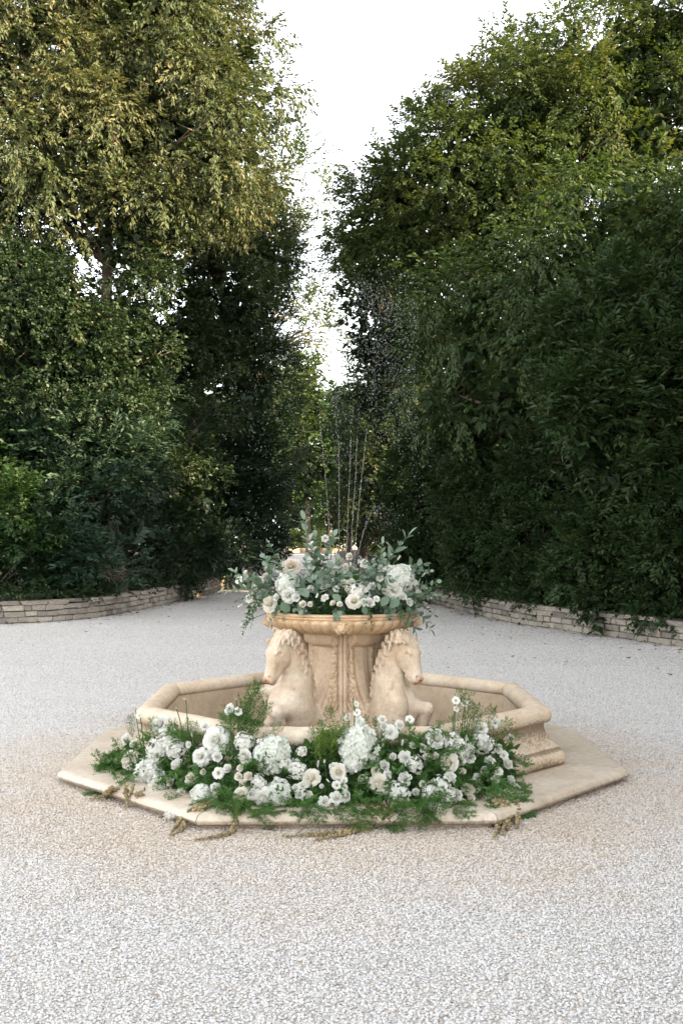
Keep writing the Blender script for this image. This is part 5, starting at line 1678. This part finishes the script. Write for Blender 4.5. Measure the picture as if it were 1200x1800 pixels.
# ---- arrangement in the bowl ---------------------------------------------------------------------------
BOWL_FLOWERS = '''
511 994 31 p;452 1023 18 c;467 1012 12 k;480 1018 10 b;502 1028 36 h;506 1046 26 r;443 1044 13 b;437 1052 16 l;422 1065 12 b;444 1063 11 b;436 1072 12 b;453 1067 9 b;424 1098 9 b;431 1008 11 s;420 1019 15 l;548 960 17 l;571 947 13 l;583 936 9 b;579 1023 14 s;567 1027 14 s;557 1047 11 b;472 1060 24 c;532 1062 13 k;545 1062 10 k;
614 978 13 k;607 995 11 k;616 992 10 b;630 987 10 b;640 990 13 s;671 998 14 l;682 998 14 l;667 1016 13 l;687 977 11 b;701 980 11 b;705 1015 46 h;694 1036 26 g;604 1025 15 k;618 1023 13 k;611 1037 13 k;630 1040 30 t;622 1056 22 c;651 1058 15 s;597 1062 11 k;676 1038 13 k;720 1058 13 s;730 1027 15 s;747 1060 9 b;747 1037 11 s;744 1010 10 b;728 1058 8 b;752 1068 7 b;640 1030 16 s;520 1022 12 s;590 1000 11 s;655 985 10 b;540 1008 10 s;560 990 9 b;690 1050 13 s;735 1042 12 s;462 1040 13 s;485 1050 12 s;520 1050 14 s;570 1050 12 s;585 1060 11 k;545 1035 12 s;640 1058 12 s;662 1052 12 l;708 1048 14 s;590 1035 12 l;655 1030 11 s;490 1000 11 s;530 985 10 b;720 1002 12 s;448 1030 12 s;430 1030 10 b;755 1050 10 s;575 1005 10 s
'''
br = np.random.default_rng(17)
bloc = (FC[0], FC[1], 1.06)
root = empty('flower_arrangement', bloc, 'mound of eucalyptus, roses and hydrangeas heaped in the stone bowl', 'flowers')
o3 = np.array(bloc)
fo_ = obj('floral_foam', foam, root); fo_.location = (0, 0, -1.06)


def bowl_Y(px, py):
    X = (px - 605) / F * 7.4
    k = np.clip(1 - (X / 0.62) ** 2, 0, 1)
    high = np.clip((1062 - py) / 90.0, 0, 1)
    return FC[1] - 0.60 * math.sqrt(k) * (1 - 0.75 * high)


stems = MB()
for e in [x.split() for x in BOWL_FLOWERS.replace('\n', '').split(';') if x.strip()]:
    px, py, sz, k = float(e[0]), float(e[1]), float(e[2]), e[3]
    Y = bowl_Y(px, py); P = at(px, py, Y)
    D = np.array(((px - 600) / 220.0 + br.normal(0, 0.25), -0.8, 0.45 + 0.25 * br.normal()))
    if k == 'b': D = np.array(((px - 600) / 200.0, -0.2, 0.8 if py < 1040 else -0.5))
    place_flower(root, o3, k, P, unit(D), sz * (1.04 if sz > 24 else 1.16) * Y / F, br)
    stem_line(stems, P - unit(D) * 0.35 * sz * Y / F, np.array((FC[0] + (P[0] - FC[0]) * 0.35, FC[1] + (P[1] - FC[1]) * 0.4, 1.09)), br, 0.0028, 0.05)
so_ = tag(obj('flower_stems', stems.mesh('flower_stems', M['stem']), root), kind='stuff'); so_.location = -o3
# traced eucalyptus sprays: foot, tip, kind, scale
ES = [((560, 1000), (537, 915), 0), ((556, 1010), (548, 945), 1), ((565, 1000), (580, 942), 1), ((500, 1015), (482, 955), 1), ((480, 1020), (470, 975), 0), ((480, 1030), (402, 1018), 3), ((470, 1035), (418, 1000), 0),
      ((672, 1005), (697, 936), 4), ((668, 1005), (668, 958), 3), ((660, 1005), (648, 978), 3), ((700, 1010), (745, 985), 2), ((715, 1010), (752, 1000), 0), ((720, 1030), (766, 1022), 2), ((710, 1045), (765, 1060), 3), ((715, 1050), (768, 1092), 3), ((705, 1050), (745, 1095), 4),
      ((545, 1030), (520, 1065), 0), ((548, 1035), (545, 1088), 3), ((640, 1050), (650, 1095), 0), ((560, 1030), (585, 985), 2), ((600, 1030), (590, 985), 1), ((640, 1030), (650, 985), 0), ((655, 1020), (668, 980), 2), ((530, 1030), (535, 985), 2), ((590, 1045), (600, 1010), 1),
      ((560, 1045), (555, 1000), 0), ((540, 1040), (515, 1010), 1), ((575, 1040), (565, 1075), 4), ((480, 1045), (440, 1040), 0), ((690, 1055), (712, 1085), 0), ((620, 1045), (640, 1000), 1), ((660, 1045), (690, 1015), 0), ((450, 1050), (430, 1090), 3), ((730, 1035), (762, 1040), 0), ((650, 1040), (630, 1000), 2), ((585, 1040), (575, 1000), 0), ((500, 1050), (470, 1085), 3)]
for a, b2, k in ES:
    Ya = bowl_Y(*a) + 0.05
    pa = at(a[0], a[1], Ya); pb = at(b2[0], b2[1], Ya - 0.10 * br.random())
    L = np.linalg.norm(pb - pa) + 1e-6
    me_ = EUC[k]; Lm = (0.26, 0.26, 0.26, 0.30, 0.24)[k]
    o = put(root, o3, 'eucalyptus_stem', me_, pa - (pb - pa) * 0.25, (pb - pa) / L, br, 1.0, 0.8, up=(0, -0.5, 1))
    sx = 1.25 * L / Lm
    o.scale = (sx, np.clip(sx, 0.75, 1.15), np.clip(sx, 0.75, 1.15))
for q in range(60):                      # greenery all round the mound, back side included
    an = br.uniform(0, 2 * math.pi); el_ = br.uniform(-0.1, 1.1)
    d = np.array((math.cos(an) * math.cos(el_), math.sin(an) * math.cos(el_), math.sin(el_)))
    P = np.array((FC[0] + 0.36 * d[0], FC[1] + 0.36 * d[1], 1.08 + 0.12 * d[2]))
    put(root, o3, 'eucalyptus_stem' if q % 2 else 'leafy_stem', EUC[br.integers(3)] if q % 2 else RUS[br.integers(3)], P, d, br, 0.7 + 0.3 * br.random(), 0.8)
for q in range(16):                      # flowers on the far side of the mound
    an = br.uniform(0.15, math.pi - 0.15); d = np.array((math.cos(an) * .8, math.sin(an) * .8, br.uniform(0.2, 0.7)))
    P = np.array((FC[0], FC[1], 1.05)) + d * np.array((0.56, 0.56, 0.30))
    place_flower(root, o3, 'rskthl'[q % 6], P, unit(d), 0.06 + 0.05 * br.random(), br)
for px, py, L in ((536, 1043, 27), (500, 1066, 26), (692, 1062, 27), (675, 1058, 24), (590, 1050, 22), (615, 1012, 20), (560, 1010, 20), (650, 1010, 22), (545, 1020, 20), (720, 985, 22), (735, 992, 20), (640, 1072, 18), (470, 1048, 18), (690, 1075, 18)):
    Y = bowl_Y(px, py) - 0.02; P = at(px, py, Y); d = unit(np.array((br.normal(0, .8), -0.3, br.normal(-0.1, .7))))
    put(root, o3, 'broad_leaf', BIGLEAF[br.integers(2)], P - d * L * 0.5 * Y / F, d, br, 0.85 * L * Y / F, 0.5, up=(0.5 * br.normal(), -1, 0.6))
for a, b2 in (((470, 1045), (430, 1085)), ((455, 1040), (420, 1055)), ((460, 1030), (415, 1005)), ((440, 1060), (425, 1105)), ((650, 1060), (652, 1100)), ((700, 1060), (716, 1100)), ((730, 1050), (762, 1080)), ((735, 1040), (768, 1030)), ((500, 1055), (480, 1075)), ((535, 1055), (540, 1085)), ((455, 1050), (475, 1062))):
    pa = at(a[0], a[1], bowl_Y(*a)); pb = at(b2[0], b2[1], bowl_Y(*a) - 0.03); L = np.linalg.norm(pb - pa)
    put(root, o3, 'leafy_stem', RUS[br.integers(3)], pa, (pb - pa) / L, br, max(0.6, L / 0.2), 0.8)
nl = 700
d = unit(br.normal(size=(nl, 3)) * np.array((1, 1, 0.7)) + np.array((0, 0, 0.3))); d[:, 2] = np.abs(d[:, 2])
PP_ = np.array((FC[0], FC[1], 1.06)) + d * np.array((0.47, 0.47, 0.22))
V, T, A = leaves(PP_, unit(d + br.normal(0, .6, (nl, 3))), 0.7 + 0.6 * br.random(nl), br.random(nl), one_, br)
tag(obj('leaf_filler', np_mesh('leaf_filler', V - o3, T, attrs={'tint': A * 0.7}, mat=M['ruscus']), root), kind='stuff')

# fallen sprig on the gravel
sp = MB(); spr = np.random.default_rng(2)
sp.tube([(-0.05, -0.03, 0.02), (0.0, 0, 0.026), (0.07, 0.01, 0.022)], [0.003, 0.003, 0.002], 5)
so_ = empty('fallen_sprig', gz(296, 1441, 0.02), 'small fallen white flower sprig lying on the gravel by the plinth', 'flower')
obj('twig', sp.mesh('twig', M['twig']), so_)
for k in range(3):
    q = obj('flower_head', STOCK[k], so_); q.location = (0.0 + 0.03 * k, 0.01 * k, 0.025); q.scale = (0.035,) * 3
fp = empty('fallen_petal', gz(923, 1448, 0.018), 'single curled white petal lying on the gravel under the long fern', 'petal')
pm_ = MB(); petal_grid(pm_, (np.zeros(3), np.array((0, -1.0, 0)), np.array((1.0, 0, 0)), np.array((0, 0.5, 0.5))), 0.05, 0.04, 0.9, 0.5, 0.5, spr)
obj('petal', pm_.mesh('petal', M['white_petal'], True), fp)

# ------------------------------------------------------------------ water: jets and spray
m, nt, b = mat_new('clear_water')
b.inputs['Base Color'].default_value = (0.95, 0.97, 1.0, 1)
b.inputs['Roughness'].default_value = 0.02
b.inputs['IOR'].default_value = 1.33
b.inputs['Transmission Weight'].default_value = 1.0
M['drop'] = m
ic = bmesh.new(); bmesh.ops.create_icosphere(ic, subdivisions=1, radius=1.0)
DV = np.array([v.co[:] for v in ic.verts]); DT = np.array([[v.index for v in f.verts] for f in ic.faces]); ic.free()


def drops(P, R, zs):
    n = len(P)
    S = np.stack([R, R, R * zs], 1)
    V = (P[:, None, :] + DV[None] * S[:, None, :]).reshape(-1, 3)
    T = (np.arange(n)[:, None, None] * len(DV) + DT[None]).reshape(-1, 3)
    return V, T


wr = np.random.default_rng(23)


def jet(p0, apex, t1, label, brk=0.62, n_drop=260, rad=0.0032, scatter=0.05, name='water_jet'):
    """ballistic jet: a thin unbroken rope of water that breaks up into drops"""
    g = 9.81
    p0 = np.array(p0, float); apex = np.array(apex, float)
    tv = math.sqrt(2 * (apex[2] - p0[2]) / g)
    vh = (apex - p0)[:2] / tv; vz = g * tv
    def pos(t):
        return np.stack([p0[0] + vh[0] * t, p0[1] + vh[1] * t, p0[2] + vz * t - 0.5 * g * t * t], -1)
    # rope
    tb = tv * (1 - math.sqrt(max(0.0, 1 - brk)))
    n = 60
    t = np.linspace(0, tb, n); P = pos(t)
    P[:, :2] += np.cumsum(wr.normal(0, 0.0007, (n, 2)), axis=0)
    R = rad * (1 + 0.35 * np.sin(np.arange(n) * 1.3 + wr.random() * 6) * np.linspace(0.2, 1, n)) * np.linspace(1, 0.75, n)
    mb = MB(); mb.tube(P, R, 6)
    st = tag(obj(name, mb.mesh(name, M['drop'], True)), label, 'water', 'jets rising from the bowl' if name == 'water_jet' else 'spouts from the horse mouths')
    # drops
    td = tb * 0.9 + (tv * t1 - tb * 0.9) * wr.random(n_drop) ** 0.85
    Q = pos(td)
    sc = scatter * np.clip((td - tb * 0.8) / tv, 0, 2)[:, None] ** 1.1
    Q = Q + wr.normal(0, 1, (n_drop, 3)) * sc * np.array((1, 1, 1.3))
    Q = Q[Q[:, 2] > 0.25]
    V, T = drops(Q, 0.0012 + 0.0018 * wr.random(len(Q)) ** 2, 1.0 + 0.5 * wr.random(len(Q)))
    tag(obj('drops', np_mesh('drops', V, T, True, mat=M['drop']), st), kind='stuff')


Yc = FC[1]
jet(at(582, 985, Yc), at(520, 520, Yc), 1.75, 'thin water jet leaning over towards the dark evergreen tree', 0.55, 320, scatter=0.09)
jet(at(597, 990, Yc), at(588, 690, Yc), 1.55, 'shorter, nearly upright water jet in the middle of the fan', 0.75, 240, scatter=0.07)
jet(at(608, 990, Yc), at(640, 500, Yc), 1.65, 'tall water jet just beside the upright one, leaning slightly towards the hedge', 0.45, 360, scatter=0.07)
jet(at(616, 990, Yc), at(662, 505, Yc), 1.70, 'middle one of the three tall jets that lean towards the hedge', 0.45, 420, scatter=0.07)
jet(at(622, 990, Yc), at(700, 520, Yc), 1.75, 'tall jet leaning furthest towards the hedge, above the low arc', 0.50, 420, scatter=0.09)
jet(at(628, 985, Yc), at(662, 893, Yc), 1.75, 'short low water arc curling over beside the tall jets', 0.6, 160, scatter=0.045)
jet(at(575, 985, Yc + 0.2), at(500, 560, Yc + 0.3), 1.85, 'faintest water jet, all broken into drops, behind the leaning one', 0.2, 200, rad=0.002, scatter=0.12)
# spouts of the two rear horses
for sx, lb in ((-1, 'water spout arcing from the rear horse on the side of the ivy-clad tree'), (1, 'water spout arcing from the rear horse on the side of the hedge')):
    s0 = np.array((FC[0] + sx * 0.52, FC[1] + 0.50, 0.655))
    jet(s0, s0 + np.array((sx * 0.10, 0.06, 0.02)), 5.5, lb, 0.98, 60, 0.004, 0.012, 'water_spout')
# loose spray
def spray_cloud(n, x0, x1, y0, y1, dx, wy):
    px = wr.uniform(x0, x1, n); py = wr.uniform(y0, y1, n)
    return np.array([at(a, b2, Yc + wr.normal(0, wy)) for a, b2 in zip(px, py)])
SP = [spray_cloud(1300, 645, 735, 525, 790, 0, .15), spray_cloud(420, 640, 760, 600, 960, 0, .25), spray_cloud(220, 440, 520, 560, 950, 0, .25), spray_cloud(110, 380, 470, 650, 980, 0, .3), spray_cloud(160, 540, 640, 700, 900, 0, .3), spray_cloud(160, 560, 620, 720, 820, 0, .1)]
SP = np.concatenate(SP)
V, T = drops(SP, 0.0010 + 0.0018 * wr.random(len(SP)) ** 2, 1.0 + 0.9 * wr.random(len(SP)))
tag(obj('water_spray', np_mesh('water_spray', V, T, True, mat=M['drop'])), 'fine falling drops of spray around the jets', 'spray', kind='stuff')
